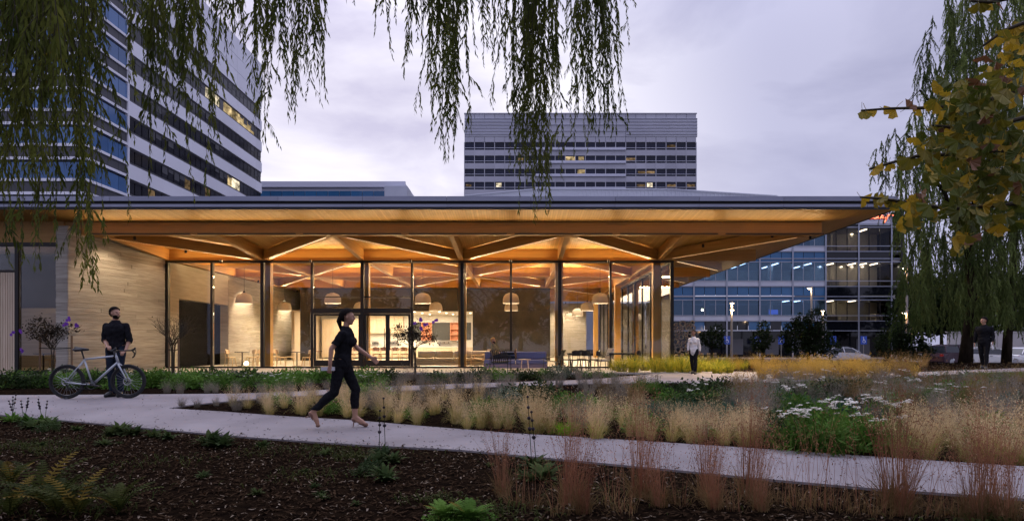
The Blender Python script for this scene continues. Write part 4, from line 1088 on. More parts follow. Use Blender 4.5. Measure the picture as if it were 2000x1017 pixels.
# terrace dining set
def metal_table(label, px, d, w, dep):
    t = thing('terrace_table', label, 'table', (at(px, d), d, FL))
    n = 9
    for k in range(n):
        y_ = -dep/2+dep*(k+.5)/n; q = MB(); q.box(-w/2, w/2, y_-dep/n*.42, y_+dep/n*.42, .71, .735); q.build('slat', M['black_slat'], t)
    for sx in (-1, 1):
        for sy in (-1, 1): q = MB(); q.tube([(sx*(w/2-.06), sy*(dep/2-.06), 0), (sx*(w/2-.06), sy*(dep/2-.06), .71)], .02, 6); q.build('leg', M['black_slat'], t)
    q = MB(); q.box(-w/2, w/2, -dep/2, -dep/2+.03, .66, .705); q.box(-w/2, w/2, dep/2-.03, dep/2, .66, .705); q.build('apron', M['black_slat'], t)
metal_table('dark metal dining table on the terrace with four chairs', 1132, 27.3, 1.0, .85)
metal_table('dark metal table behind the yellow grasses at the glass corner', 1212, 27.6, 1.1, .8)
tc_ = dining_chair('terrace_chair', 'dark metal terrace chair at the left of the dining table', M['black_slat'], M['black_slat'], (at(1107, 27.3), 27.3, FL), 0, 'dark metal terrace chairs', metal=True)
for px, d, rz, lab in ((1126, 26.5, R(80), 'dark metal terrace chair on the garden side of the dining table'), (1143, 26.6, R(100), 'dark metal terrace chair at the near right corner of the dining table'), (1136, 28.1, R(-90), 'dark metal terrace chair between dining table and glass'), (1160, 27.3, PI, 'dark metal terrace chair right of the dining table'), (1240, 27.6, PI, 'dark metal terrace chair nearest the glass corner')):
    place(tc_, lab, at(px, d), d, rz)
pc = thing('padded_chair', 'terrace chair with pale cushions between the two dark tables', 'chair', (at(1178, 27.6), 27.6, FL), R(200))
q = MB(); q.box(-.25, .27, -.26, .26, .36, .46); o = q.build('seat_cushion', M['cushion'], pc); b_ = o.modifiers.new('bevel', 'BEVEL'); b_.width = .04; b_.segments = 3
q = MB(); q.bar((-.24, 0, .46), (-.40, 0, .92), .48, .1, (1, 0, .3)); o = q.build('back_cushion', M['cushion'], pc); b_ = o.modifiers.new('bevel', 'BEVEL'); b_.width = .03; b_.segments = 3
for sx, sy in ((-.24, -.27), (-.24, .27), (.25, -.27), (.25, .27)): q = MB(); q.tube([(sx*1.15, sy*1.05, 0), (sx, sy, .37)], .014, 6); q.build('leg', M['black_slat'], pc)
q = MB(); q.tube([(.25, -.3, .36), (.2, -.33, .6), (-.36, -.3, .66), (-.36, .3, .66), (.2, .33, .6), (.25, .3, .36)], .014, 6); q.build('arm_rail', M['black_slat'], pc)
# table and chair behind the left window
lt = copy_tree([o for o in bpy.data.objects if o.name.startswith('cafe_table')][0]); lt.location = (at(85, 27), 27, FL); lt['label'] = 'black cafe table behind the window left of the concrete wall'
place(ch, 'light oak cafe chair behind the window left of the concrete wall', at(100, 27.2), 27.2, PI)

# ================================================================== PEOPLE
SKIN = mat('skin_tan', (.42, .23, .15), rough=.55); SKIN2 = mat('skin_brown', (.30, .155, .095), rough=.55)
HAIR = mat('dark_hair', (.012, .009, .008), rough=.8, spec=.05); EYE_M = mat('eye_dark', (.015, .012, .01), rough=.2)
BLACKC = mat('black_cloth', (.010, .010, .012), (.016, .016, .019), (25, 25, 25), .9, bump=.2, bscale=.4, spec=.03); NAVY = mat('dark_jeans', (.016, .022, .035), (.024, .032, .05), (40, 40, 40), .9, spec=.05)
WHITEC = mat('white_shirt', (.66, .64, .62), (.74, .72, .70), (9, 9, 9), .8, bump=.3, bscale=1); OLIVE = mat('olive_jacket', (.17, .145, .085), (.21, .18, .11), (9, 9, 9), .9); BEANIE = mat('mustard_knit', (.38, .20, .06), (.46, .26, .09), (60, 60, 60), .95)
SHOE = mat('shoe_black', (.012, .012, .012), rough=.5); SHOEB = mat('shoe_brown', (.14, .075, .04), rough=.5); NUDE = mat('nude_heel', (.20, .10, .065), rough=.35)

def seg_d(P, a, b):
    ab = b-a; t = np.clip(((P-a)@ab)/max(ab@ab, 1e-9), 0, 1); return np.linalg.norm(P-(a+t[:, None]*ab), axis=1), t
def person(label, loc, rz, H, J, skin, wear, hair, girth=1.0, female=False, extras=None, head_yaw=0, head_pitch=0, group=None):
    """J: joints in metres for a 1.75 m person facing +X (left is +Y)"""
    s = H/1.75
    V3 = lambda p: Vector(p)*s
    t = thing('person', label, 'person', loc, rz, group)
    mb = MB(); segs = []
    def capsule(a, b, ra, rb, tg, n=14):
        a, b = V3(a), V3(b); ra *= s; rb *= s
        mb.tube([a, b], [ra, rb], n); mb.ball(a, ra, n, 8); mb.ball(b, rb, n, 8)
        segs.append((np.array(a), np.array(b), (ra+rb)/2, tg))
    g = girth
    hipc = (Vector(J['hipL'])+Vector(J['hipR']))/2; nk = Vector(J['neck']); up = (nk-hipc).normalized()
    fw = Vector(J.get('fw', (1, 0, 0))); fw = (fw-up*fw.dot(up)).normalized(); lf = up.cross(fw)
    # torso: oval sections, lofted
    secs = [(-.10, .085, .125), (-.03, .115, .168 if not female else .172), (.06, .115, .165), (.15, .10, .145 if not female else .125), (.25, .108, .155 if not female else .135), (.36, .118, .175 if not female else .15), (.44, .105, .175 if not female else .15), (.495, .072, .11 if not female else .095), (.535, .055, .06)]
    n = 20; vs = []
    Lt = (nk-hipc).length/.53
    for h, a, b in secs:
        for k in range(n):
            q = 2*PI*k/n; p = hipc+up*(h*Lt)+fw*(a*g*math.cos(q)+(.02 if h > .3 else 0))+lf*(b*g*math.sin(q)); vs.append(p*s)
    fs = [(i*n+j, i*n+(j+1) % n, (i+1)*n+(j+1) % n, (i+1)*n+j) for i in range(len(secs)-1) for j in range(n)]
    fs += [tuple(range(n))[::-1], tuple((len(secs)-1)*n+j for j in range(n))]
    mb.add(vs, fs)
    for h0, h1, tg in ((-.08, .06, 'pelvis'), (.10, .46, 'torso')):
        segs.append((np.array((hipc+up*h0*Lt)*s), np.array((hipc+up*h1*Lt)*s), .12*s*g, tg))
    if female:
        for sg in (-1, 1): c = (hipc+up*.35*Lt+fw*.105+lf*sg*.07)*s; mb.ball(tuple(c), .058*s, 12, 8)
    for sd in ('L', 'R'):
        hp, kn, an, toe = (Vector(J[k+sd]) for k in ('hip', 'knee', 'ank', 'toe'))
        capsule(hp, kn, .088*g if not female else .088, .058, 'thigh'); m_ = kn.lerp(an, .3)
        back = (kn-an).normalized().cross(lf).normalized()
        capsule(kn, m_+fw*-.012, .056, .058, 'shin'); capsule(m_+fw*-.012, an, .056, .038, 'shin')
        heel = J.get('heel'+sd); heel = Vector(heel) if heel else an+Vector((an.x-toe.x, an.y-toe.y, 0)).normalized()*.045+Vector((0, 0, toe.z-an.z))
        capsule(an, heel, .036, .032, 'foot'); capsule(heel, an.lerp(toe, .6)+Vector((0, 0, -.01)), .034, .036, 'foot'); capsule(an, an.lerp(toe, .62), .034, .034, 'foot'); capsule(an.lerp(toe, .6), toe, .038, .026, 'foot')
        sh, el, wr, hd = (Vector(J[k+sd]) for k in ('sho', 'elb', 'wri', 'han'))
        capsule(sh, el, .056*g if not female else .046, .042 if not female else .036, 'uarm'); capsule(el, wr, .043 if not female else .037, .027, 'farm')
        capsule(nk-up*.085+lf*(.05 if sd == 'L' else -.05), sh, .05, .054*g if not female else .044, 'torso')
        # hand: palm, four fingers, thumb
        hdv = (hd-wr).normalized(); pn = Vector(J.get('palm'+sd, (0, -1 if sd == 'L' else 1, 0))); pn = (pn-hdv*pn.dot(hdv)).normalized(); sdv = hdv.cross(pn)
        if sdv.dot(fw) < 0: sdv = -sdv
        curl = J.get('curl'+sd, .35)
        for o in (-.027, -.009, .009, .027): capsule(wr+sdv*o*.5+hdv*.01, wr+hdv*.085+sdv*o, .0135, .0115, 'hand', 8)
        for o, l in ((-.03, .062), (-.0105, .075), (.0095, .08), (.029, .07)):
            b0 = wr+hdv*.088+sdv*o; c1 = curl; d1 = (hdv*math.cos(c1)+pn*math.sin(c1)); d2 = (hdv*math.cos(c1*2.3)+pn*math.sin(c1*2.3))
            capsule(b0, b0+d1*l*.5, .0098, .009, 'hand', 8); capsule(b0+d1*l*.5, b0+d1*l*.5+d2*l*.5, .009, .0075, 'hand', 8)
        b0 = wr+hdv*.03+sdv*.026; d1 = (hdv*.75+sdv*.6+pn*.2).normalized(); d2 = (hdv*.9+sdv*.2+pn*.35).normalized()
        capsule(b0, b0+d1*.045, .012, .0105, 'hand', 8); capsule(b0+d1*.045, b0+d1*.045+d2*.032, .0105, .0085, 'hand', 8)
    # neck and head
    hc = Vector(J['head']); capsule(nk-up*.03, hc+Vector((-.01, 0, -.05)), .056 if not female else .046, .054 if not female else .045, 'neck')
    Rm = Matrix.Rotation(head_yaw, 3, 'Z') @ Matrix.Rotation(head_pitch, 3, 'Y')
    hb = MB()
    hb.ball((-.012, 0, .025), (.095, .074, .095), 18, 12); hb.ball((.022, 0, -.035), (.066, .058, .075), 16, 10); hb.ball((.035, 0, .0), (.058, .062, .085), 14, 9)
    hb.ball((.052, 0, -.092), (.03, .028, .024), 10, 7)                                 # chin
    hb.tube([(.085, 0, .018), (.112, 0, -.022), (.085, 0, -.03)], [.009, .014, .012], 8)   # nose
    hb.ball((.088, 0, -.055), (.012, .026, .010), 10, 6)                                # lips
    for sg in (-1, 1):
        hb.ball((.082, sg*.03, .03), (.014, .024, .007), 8, 6); hb.ball((-.005, sg*.074, -.005), (.016, .010, .03), 8, 6); hb.ball((.066, sg*.04, -.03), (.02, .018, .02), 8, 6)
    mb.add([(hc*s)+Rm @ Vector(v)*s for v in hb.v], hb.f)
    segs.append((np.array((hc+Vector((0, 0, -.03)))*s), np.array((hc+Vector((0, 0, .06)))*s), .085*s, 'head'))
    raw = mb.mesh('raw', skin); ob = bpy.data.objects.new('raw', raw); COL.objects.link(ob)
    rm = ob.modifiers.new('r', 'REMESH'); rm.mode = 'VOXEL'; rm.voxel_size = .0085*s; smo = ob.modifiers.new('s', 'SMOOTH'); smo.iterations = 3; smo.factor = .5
    bpy.context.view_layer.update()
    me = bpy.data.meshes.new_from_object(ob.evaluated_get(bpy.context.evaluated_depsgraph_get())); bpy.data.objects.remove(ob)
    me.name = 'body'; me.materials.clear(); me.materials.append(skin); me.polygons.foreach_set('use_smooth', [True]*len(me.polygons))
    body = link('body', me, t)
    nv = len(me.vertices); P = np.empty(nv*3); me.vertices.foreach_get('co', P); P = P.reshape(-1, 3)
    Nn = np.empty(nv*3); me.vertex_normals.foreach_get('vector', Nn); Nn = Nn.reshape(-1, 3)
    D = []; T = []
    for a, b, r, tg in segs: d_, t_ = seg_d(P, a, b); D.append(d_-r); T.append(t_)
    D = np.array(D); idx = D.argmin(0); tags = np.array([q[3] for q in segs])[idx]; tp = np.array(T)[idx, np.arange(nv)]
    np_f = [tuple(p.vertices) for p in me.polygons]
    def shell(name, mask, off, m, fold=.006):
        keep = [f for f in np_f if mask[list(f)].all()]
        if not keep: return None
        used = sorted({i for f in keep for i in f}); mp_ = {i: k for k, i in enumerate(used)}
        Q = P[used]; nn = Nn[used]
        w = np.sin(Q[:, 2]*38+Q[:, 0]*17+Q[:, 1]*9)*np.sin(Q[:, 2]*15-Q[:, 1]*29+Q[:, 0]*12)
        Q = Q+nn*(off+fold*w)[:, None]
        me2 = bpy.data.meshes.new(name); me2.from_pydata(Q.tolist(), [], [tuple(mp_[i] for i in f) for f in keep]); me2.materials.append(m)
        me2.polygons.foreach_set('use_smooth', [True]*len(keep)); o = link(name, me2, t)
        so = o.modifiers.new('thick', 'SOLIDIFY'); so.thickness = .006; so.offset = 0; smm = o.modifiers.new('soft', 'SMOOTH'); smm.iterations = 4; smm.factor = .5
        return o
    slv = wear.get('sleeve', 1.0); isin = lambda *a: np.isin(tags, a)
    farm = (tags == 'farm')
    if slv < 0: arm_mask = (tags == 'uarm') & (tp < 1+slv)
    else: arm_mask = (tags == 'uarm') | (farm & (tp < slv))
    top_mask = isin('torso') | arm_mask | ((tags == 'pelvis') if wear.get('long_top') else (tags == 'none')) | ((tags == 'neck') & (tp < .12))
    bot_mask = isin('pelvis', 'thigh') | ((tags == 'shin') & (P[:, 2] > wear.get('hem', -9)))
    shell('trousers', bot_mask, .010*s, wear['bottom'], .004); shell('top', top_mask, .016*s, wear['top'], .006)
    if wear.get('shoe'):
        fm = isin('foot')
        if wear.get('court'): fm = fm & ((P[:, 2] < .062) | ((P[:, 2] < wear['court']) & (P[:, 0] < -.39)) | ((P[:, 2] < .15) & (P[:, 0] > .12) & (P[:, 0] < .19)))
        shell('shoe', fm, .009*s, wear['shoe'], 0)
    # hair, beard
    hp_ = (P-np.array(hc*s))@np.array(Rm)/s           # into the head's own frame (Rm columns)
    onh = (tags == 'head') | ((tags == 'neck') & (hp_[:, 2] > -.07))
    hx, hy, hz = hp_[:, 0], hp_[:, 1], hp_[:, 2]
    hm = onh & ((hz > .07-.35*np.clip(-(hx-.055), 0, .13)*4*.35) | ((hx < .0) & (hz > -.0)) | ((hx < -.03) & (hz > -.075))) & ~((hx > .06) & (hz < .07)) & ~((np.abs(hy) > .062) & (hz < .02) & (hx > -.03))
    hair_o = shell('hair' if hair.get('kind', 'hair') == 'hair' else 'beanie', hm, hair.get('off', .014)*s, hair['m'], .003)
    if hair.get('beard'):
        bm_ = onh & (hz < -.035) & (hx > .0) & ~((hx > .088) & (np.abs(hz+.053) < .010)) & ~((hz > -.045) & (hx > .06) & (np.abs(hy) < .012))
        shell('beard', bm_, .009*s, HAIR, .002)
    for sg in (-1, 1):
        e = MB(); c = (hc*s)+Rm @ Vector((.086, sg*.029, .008))*s; e.ball(tuple(c), .0085*s, 8, 6); e.build('eye', EYE_M, t)
    if extras: extras(t, s, hc, Rm)
    return t

def stand(**kw):
    J = dict(hipL=(0, .09, .93), hipR=(0, -.09, .93), kneeL=(.01, .10, .50), kneeR=(.01, -.10, .50), ankL=(-.02, .11, .085), ankR=(-.02, -.11, .085), toeL=(.15, .14, .03), toeR=(.15, -.14, .03),
             neck=(0, 0, 1.47), head=(.025, 0, 1.645), shoL=(-.01, .185, 1.385), shoR=(-.01, -.185, 1.385), elbL=(-.03, .235, 1.12), elbR=(-.03, -.235, 1.12), wriL=(.03, .24, .88), wriR=(.03, -.24, .88), hanL=(.05, .235, .78), hanR=(.05, -.235, .78))
    J.update(kw); return J

# the man behind the bicycle: chest to the camera, looking to the right
bx, bd = at(214, 12.75), 12.95
gzb = float(gz(bx, 12.8))+.024
person('bearded man in black sweater and jeans standing behind the pale bicycle', (bx, bd, gzb), R(-90), 1.79,
       stand(kneeL=(.03, .09, .50), ankL=(-.02, .09, .085), toeL=(.15, .14, .03), ankR=(.0, -.07, .085), toeR=(.16, -.10, .03), kneeR=(.03, -.09, .5),
             elbR=(-.02, -.235, 1.12), wriR=(.17, -.06, 1.0), hanR=(.24, .02, .985), palmR=(0, .2, -1), curlR=.7,
             elbL=(-.03, .25, 1.12), wriL=(.10, .26, .92), hanL=(.18, .25, .88), palmL=(0, -.3, -1), curlL=.6),
       SKIN, dict(top=BLACKC, bottom=NAVY, sleeve=.3, shoe=SHOE, long_top=True), dict(m=HAIR, beard=True, off=.016), girth=1.06, head_yaw=R(72))

# the woman striding to the right
wx, wd = at(668, 9.35), 9.35
def woman_extras(t, s, hc, Rm):
    q = MB(); c = hc*s
    q.ball((c.x-.085*s, c.y, c.z+.03*s), (.05*s, .055*s, .055*s), 12, 8); q.tube([(c.x-.10*s, c.y, c.z+.02*s), (c.x-.13*s, c.y, c.z-.06*s), (c.x-.10*s, c.y, c.z-.2*s)], [.035*s, .04*s, .012*s], 8); q.build('ponytail', HAIR, t, smooth=True)
    q = MB(); q.tube([Vector((.165, .085, .10))*s, Vector((.15, .085, .0))*s], [.012*s, .005*s], 6); q.build('heel', NUDE, t)
    q = MB(); q.tube([Vector((-.43, -.08, .215))*s, Vector((-.52, -.08, .17))*s], [.012*s, .005*s], 6); q.build('heel', NUDE, t)
    q = MB(); q.cbox((-.17*s, -.2*s, .90*s), (.2*s, .015, .055*s)); q.build('clutch', mat('silver_clutch', (.55, .55, .58), rough=.4), t)
person('woman in black top and cropped trousers striding right in heels', (wx, wd, float(gz(wx, wd))+.024), R(6), 1.70,
       dict(fw=(1, 0, 0), hipL=(.02, .08, .96), hipR=(-.02, -.08, .96), kneeL=(.19, .09, .56), ankL=(.18, .085, .165), toeL=(.34, .085, .035), heelL=(.165, .085, .125),
            kneeR=(-.10, -.09, .54), ankR=(-.40, -.085, .265), toeR=(-.335, -.085, .06), heelR=(-.43, -.085, .24),
            neck=(.05, 0, 1.495), head=(.085, 0, 1.665), shoL=(.03, .155, 1.40), shoR=(.03, -.155, 1.40), elbL=(.20, .19, 1.20), wriL=(.40, .17, 1.06), hanL=(.48, .16, 1.0), palmL=(0, -1, 0),
            elbR=(-.12, -.20, 1.19), wriR=(-.14, -.2, .96), hanR=(-.15, -.2, .88), palmR=(0, 1, 0), curlR=.6),
       SKIN, dict(top=BLACKC, bottom=BLACKC, sleeve=-.25, long_top=True, hem=.27, shoe=NUDE, court=.25), dict(m=HAIR, off=.018), female=True, extras=woman_extras)

# the woman in the white shirt coming out of the building's corner
qx, qd = at(1355, 24.4), 24.4
def bun(t, s, hc, Rm):
    q = MB(); c = (hc*s)+Rm @ Vector((-.10, 0, .03))*s; q.ball(tuple(c), .045*s, 10, 7); q.build('hair_bun', HAIR, t, smooth=True)
person('woman in white shirt and black trousers walking by the yellow grasses', (qx, qd, float(gz(qx, qd))+.02), R(-118), 1.67,
       stand(kneeL=(.10, .09, .51), ankL=(.12, .09, .085), toeL=(.28, .11, .03), kneeR=(-.05, -.09, .51), ankR=(-.22, -.09, .13), toeR=(-.09, -.10, .03),
             shoL=(0, .155, 1.38), shoR=(0, -.155, 1.38), elbL=(-.06, .21, 1.14), wriL=(-.02, .23, .90), hanL=(-.01, .23, .8), elbR=(.03, -.21, 1.14), wriR=(.10, -.21, .92), hanR=(.13, -.2, .83)),
       SKIN2, dict(top=WHITEC, bottom=BLACKC, sleeve=.92, shoe=SHOE, long_top=True), dict(m=HAIR, off=.014), female=True, extras=bun, head_yaw=R(-10))

# the man in black on the far right path
mx_, md = at(1922, 22.4), 22.4
def paper(t, s, hc, Rm):
    q = MB(); q.bar((.13, .25, .92), (.03, .27, .70), .02, .11, (1, 0, 0)); q.build('folded_paper', M['sign_white'], t)
person('man all in black walking left on the far path under the willow', (mx_, md, float(gz(mx_, md))+.02), R(-142), 1.80,
       stand(kneeL=(.08, .09, .51), ankL=(.10, .09, .085), toeL=(.26, .12, .03), kneeR=(-.04, -.09, .51), ankR=(-.20, -.10, .12), toeR=(-.06, -.11, .03),
             elbR=(.02, -.24, 1.13), wriR=(.02, -.26, .89), hanR=(.02, -.27, .80), elbL=(-.05, .24, 1.13), wriL=(.05, .26, .92), hanL=(.08, .26, .83)),
       SKIN, dict(top=BLACKC, bottom=BLACKC, sleeve=.97, shoe=SHOE, long_top=True), dict(m=HAIR, off=.02), girth=1.12, head_yaw=R(-35), extras=paper)

# the man lounging on the terrace sofa
def none(t, s, hc, Rm): pass
sx_, sy_ = at(968, 28.1), 28.0
person('man in mustard beanie and olive jacket lounging on the blue sofa', (sx_, sy_, FL+.44), R(0), 1.76,
       dict(fw=(1, 0, .15), hipL=(0, .09, .12), hipR=(0, -.09, .12), kneeL=(.43, .06, .25), kneeR=(.44, -.12, .16), ankL=(.82, -.03, .26), ankR=(.85, -.10, .10), toeL=(.89, -.04, .42), toeR=(.90, -.11, .26), heelL=(.87, -.03, .23), heelR=(.89, -.1, .07),
            neck=(-.13, 0, .65), head=(-.10, 0, .815), shoL=(-.13, .19, .59), shoR=(-.13, -.19, .59), elbL=(-.10, .26, .32), elbR=(-.08, -.27, .33), wriL=(.14, .14, .29), wriR=(.15, -.14, .28), hanL=(.22, .08, .27), hanR=(.23, -.07, .26), palmL=(0, -.3, -1), palmR=(0, .3, -1), curlL=.6, curlR=.6),
       SKIN, dict(top=OLIVE, bottom=NAVY, sleeve=.95, shoe=SHOEB, long_top=True), dict(m=BEANIE, kind='beanie', beard=True, off=.022), head_yaw=R(-25))

# ================================================================== BICYCLE
FRM = mat('silver_frame_paint', (.40, .43, .46), rough=.35, metal=.3); BLK = mat('black_alloy', (.02, .02, .022), rough=.4, metal=.3); SPK = mat('spoke_steel', (.35, .35, .36), rough=.35, metal=.8)
kx, kd = at(131, 12.5), 12.5
bike = thing('bicycle', 'silver drop bar bicycle with black wheels held by the bearded man', 'bicycle', (kx, kd, float(gz(kx+.5, kd))+.024), R(6))
RW = .335; WB = 1.13
def wheel(x):
    w = MB(); w.torus((x, 0, RW), RW-.026, .027, 'y', 40, 8); wo = w.build('wheel', M['tyre'], bike, smooth=True)
    r_ = MB(); r_.torus((x, 0, RW), RW-.060, .014, 'y', 40, 6); r_.build('rim', BLK, wo, smooth=True)
    sp = MB()
    for k in range(24):
        a = 2*PI*k/24; off_ = .035*(1 if k % 2 else -1); b = a+.35*(1 if k % 4 < 2 else -1)
        sp.tube([(x+.02*math.cos(b), off_, RW+.02*math.sin(b)), (x+(RW-.055)*math.cos(a), 0, RW+(RW-.055)*math.sin(a))], .0016, 4, cap=False)
    so = sp.build('spoke', SPK, wo); so['kind'] = 'stuff'
    h = MB(); h.tube([(x, -.05, RW), (x, .05, RW)], .022, 10); h.build('hub', BLK, wo)
    dsc = MB(); dsc.torus((x, -.045, RW), .07, .008, 'y', 24, 4); 
    for k in range(5): a = 2*PI*k/5; dsc.tube([(x, -.045, RW), (x+.07*math.cos(a), -.045, RW+.07*math.sin(a))], .004, 4)
    dsc.build('brake_disc', SPK, wo)
wheel(0); wheel(WB)
ST, HT, HB, BB = Vector((.315, 0, .77)), Vector((.895, 0, .865)), Vector((.945, 0, .70)), Vector((.47, 0, .275))
f = MB(); f.tube([ST, HT+Vector((.005, 0, -.03))], .018, 10); f.tube([BB, HB+Vector((0, 0, .02))], .023, 10); f.tube([BB, ST], .017, 10); f.tube([HB, HT+Vector((-.01, 0, .03))], .024, 10)
for sy in (-1, 1):
    f.tube([ST+Vector((0, sy*.018, -.02)), (0, sy*.06, RW)], .010, 8); f.tube([BB+Vector((-.02, sy*.03, 0)), (.15, sy*.045, .30), (0, sy*.06, RW)], .011, 8)
f.build('frame', FRM, bike, smooth=True)
f = MB()
for sy in (-1, 1): f.tube([HB+Vector((.0, sy*.01, -.01)), HB+Vector((.03, sy*.05, -.05)), (WB-.05, sy*.055, RW+.12), (WB, sy*.055, RW)], [.018, .018, .014, .010], 8)
f.build('fork', FRM, bike, smooth=True)
f = MB(); f.tube([ST, (.27, 0, .93)], .0145, 8); f.build('seat_post', BLK, bike)
f = MB(); f.ball((.20, 0, .96), (.11, .072, .028), 14, 8); f.tube([(.15, 0, .965), (.28, 0, .965), (.40, 0, .96)], [.05, .035, .018], 10); f.build('saddle', BLK, bike, smooth=True)
f = MB(); f.tube([HT+Vector((-.01, 0, .03)), (.88, 0, .91), (.955, 0, .935)], .016, 8); f.build('stem', BLK, bike)
f = MB(); c_, s__ = math.cos(R(24)), math.sin(R(24))
def HBp(fx, ly, z): return (.955+fx*c_+ly*s__, -fx*s__+ly*c_, z)
pts = [HBp(.10, -.22, .80), HBp(.145, -.22, .83), HBp(.155, -.215, .89), HBp(.10, -.21, .94), HBp(.02, -.20, .94), HBp(0, -.16, .938), HBp(0, 0, .938)]
f.tube(pts, .015, 8); f.tube([HBp(a, -b, c) for a, b, c in ((.10, -.22, .80), (.145, -.22, .83), (.155, -.215, .89), (.10, -.21, .94), (.02, -.20, .94), (0, -.16, .938), (0, 0, .938))], .015, 8); f.build('handlebar', BLK, bike, smooth=True)
for sy in (-1, 1):
    f = MB(); f.tube([HBp(.09, sy*.212, .945), HBp(.16, sy*.214, .965), HBp(.175, sy*.214, 1.0)], [.02, .022, .014], 8); f.tube([HBp(.17, sy*.214, .97), HBp(.20, sy*.21, .92), HBp(.19, sy*.2, .85)], .007, 6); f.build('brake_hood', BLK, bike, smooth=True)
f = MB(); f.torus((.47, -.055, .275), .085, .008, 'y', 28, 5); f.tube([(.47, -.07, .275), (.47+.165, -.075, .25)], .013, 8); f.tube([(.47, .07, .275), (.47-.165, .075, .30)], .013, 8); f.cbox((.64, -.12, .25), (.09, .09, .02)); f.cbox((.30, .12, .30), (.09, .09, .02)); f.tube([(.47, -.07, .275), (.47, .07, .275)], .024, 10); f.build('crank', BLK, bike)
f = MB(); f.tube([(.47, -.055, .36), (0, -.055, RW+.045)], .005, 5); f.tube([(.47, -.055, .19), (.03, -.055, .215), (0, -.055, RW-.045)], .005, 5); f.lathe([(0, 0), (.05, 0), (.03, .03), (0, .03)], 14); f.build('chain', BLK, bike)
f = MB(); f.tube([(.02, -.06, RW-.05), (.05, -.06, .2)], .014, 6); f.torus((.05, -.06, .195), .025, .008, 'y', 12, 5); f.build('derailleur', BLK, bike)
f = MB(); f.tube([(-.005, 0, .335), (-.10, .05, .38), (-.22, .06, .44)], .005, 5); f.build('rack_stay', SPK, bike)
# ================================================================== TREES
M['willow'] = mat('willow_leaf', (.050, .070, .014), (.13, .145, .030), (2.2, 2.2, 2.2), .7, transl=.45, rnd=.25, spec=.06)
M['willow_far'] = mat('far_willow_leaf', (.055, .085, .022), (.17, .21, .06), (.8, .8, .35), .7, transl=.35, rnd=.35, spec=.04)
M['bark'] = mat('bark', (.018, .013, .009), (.042, .032, .023), (9, 9, 2), 1.0, bump=1.0, bscale=2, spec=0.0)
M['twig'] = mat('twig_bark', (.045, .035, .018), rough=.9)
M['darkleaf'] = mat('dark_evergreen_leaf', (.010, .018, .007), (.028, .042, .014), (3, 3, 3), .7, transl=.2, rnd=.2, spec=.05)
M['fineleaf'] = mat('sapling_leaf', (.020, .018, .012), (.055, .042, .030), (6, 6, 6), .7, transl=.3, spec=.05)
M['purple'] = mat('purple_petal', (.16, .035, .42), (.22, .06, .52), (20, 20, 20), .6, transl=.3)
GK = [mat('ginkgo_leaf_green', (.075, .10, .012), (.13, .14, .018), (9, 9, 9), .6, transl=.3, rnd=.25), mat('ginkgo_leaf_olive', (.18, .165, .018), (.26, .20, .022), (9, 9, 9), .6, transl=.3, rnd=.25),
      mat('ginkgo_leaf_gold', (.42, .28, .02), (.55, .36, .03), (9, 9, 9), .6, transl=.35, rnd=.2), mat('ginkgo_leaf_rust', (.17, .075, .03), (.22, .10, .04), (9, 9, 9), .6, transl=.25, rnd=.2)]

def strand_mesh(name, Ln, seed, m, leaf=.078, lw=.0085, step=.021, tw=2.6, twl=.24, wob=.07):
    rr = random.Random(seed); mb = MB()
    def leaf_at(p, d, size):
        a = rr.uniform(0, 2*PI); side = Vector((math.cos(a), math.sin(a), 0)); dd = (d*.9+side*rr.uniform(.2, .65)+Vector((0, 0, -.25))).normalized()
        w = dd.cross(Vector((rr.uniform(-1, 1), rr.uniform(-1, 1), .3))).normalized()*lw*rr.uniform(.7, 1.2)*size; l = leaf*rr.uniform(.6, 1.15)*size; bend = Vector((0, 0, -l*.12))
        mb.add([p, p+dd*l*.45+w, p+dd*l+bend, p+dd*l*.45-w], [(0, 1, 2, 3)])
    def spray(p0, d0, ln, r0, st):
        k = max(4, int(ln/.12)); pts = [p0]; d = d0.copy()
        for i in range(k):
            d = (d+Vector((rr.uniform(-wob, wob), rr.uniform(-wob, wob), -.22))).normalized(); pts.append(pts[-1]+d*(ln/k))
        mb.tube(pts, [r0*(1-.8*i/k) for i in range(k+1)], 4, 1, cap=False)
        nl = int(ln/st)
        for i in range(nl):
            t = (i+rr.random())/nl*k; q = min(int(t), k-1); p = pts[q].lerp(pts[q+1], t-q); leaf_at(p, (pts[q+1]-pts[q]).normalized(), .75+.35*math.sin(PI*min(1, .2+t/k)))
        return pts
    pts = spray(Vector((0, 0, 0)), Vector((rr.uniform(-.2, .2), rr.uniform(-.2, .2), -1)).normalized(), Ln, .0035 if leaf < .1 else .012, step)
    for j in range(int(tw*Ln+.5)):
        q = rr.randrange(0, max(1, len(pts)-2)); a = rr.uniform(0, 2*PI)
        spray(pts[q], Vector((math.cos(a), math.sin(a), rr.uniform(-2.2, -.7))).normalized(), twl*rr.uniform(.5, 1.3), .002 if leaf < .1 else .007, step)
    return mb.mesh(name, [m, M['twig']])

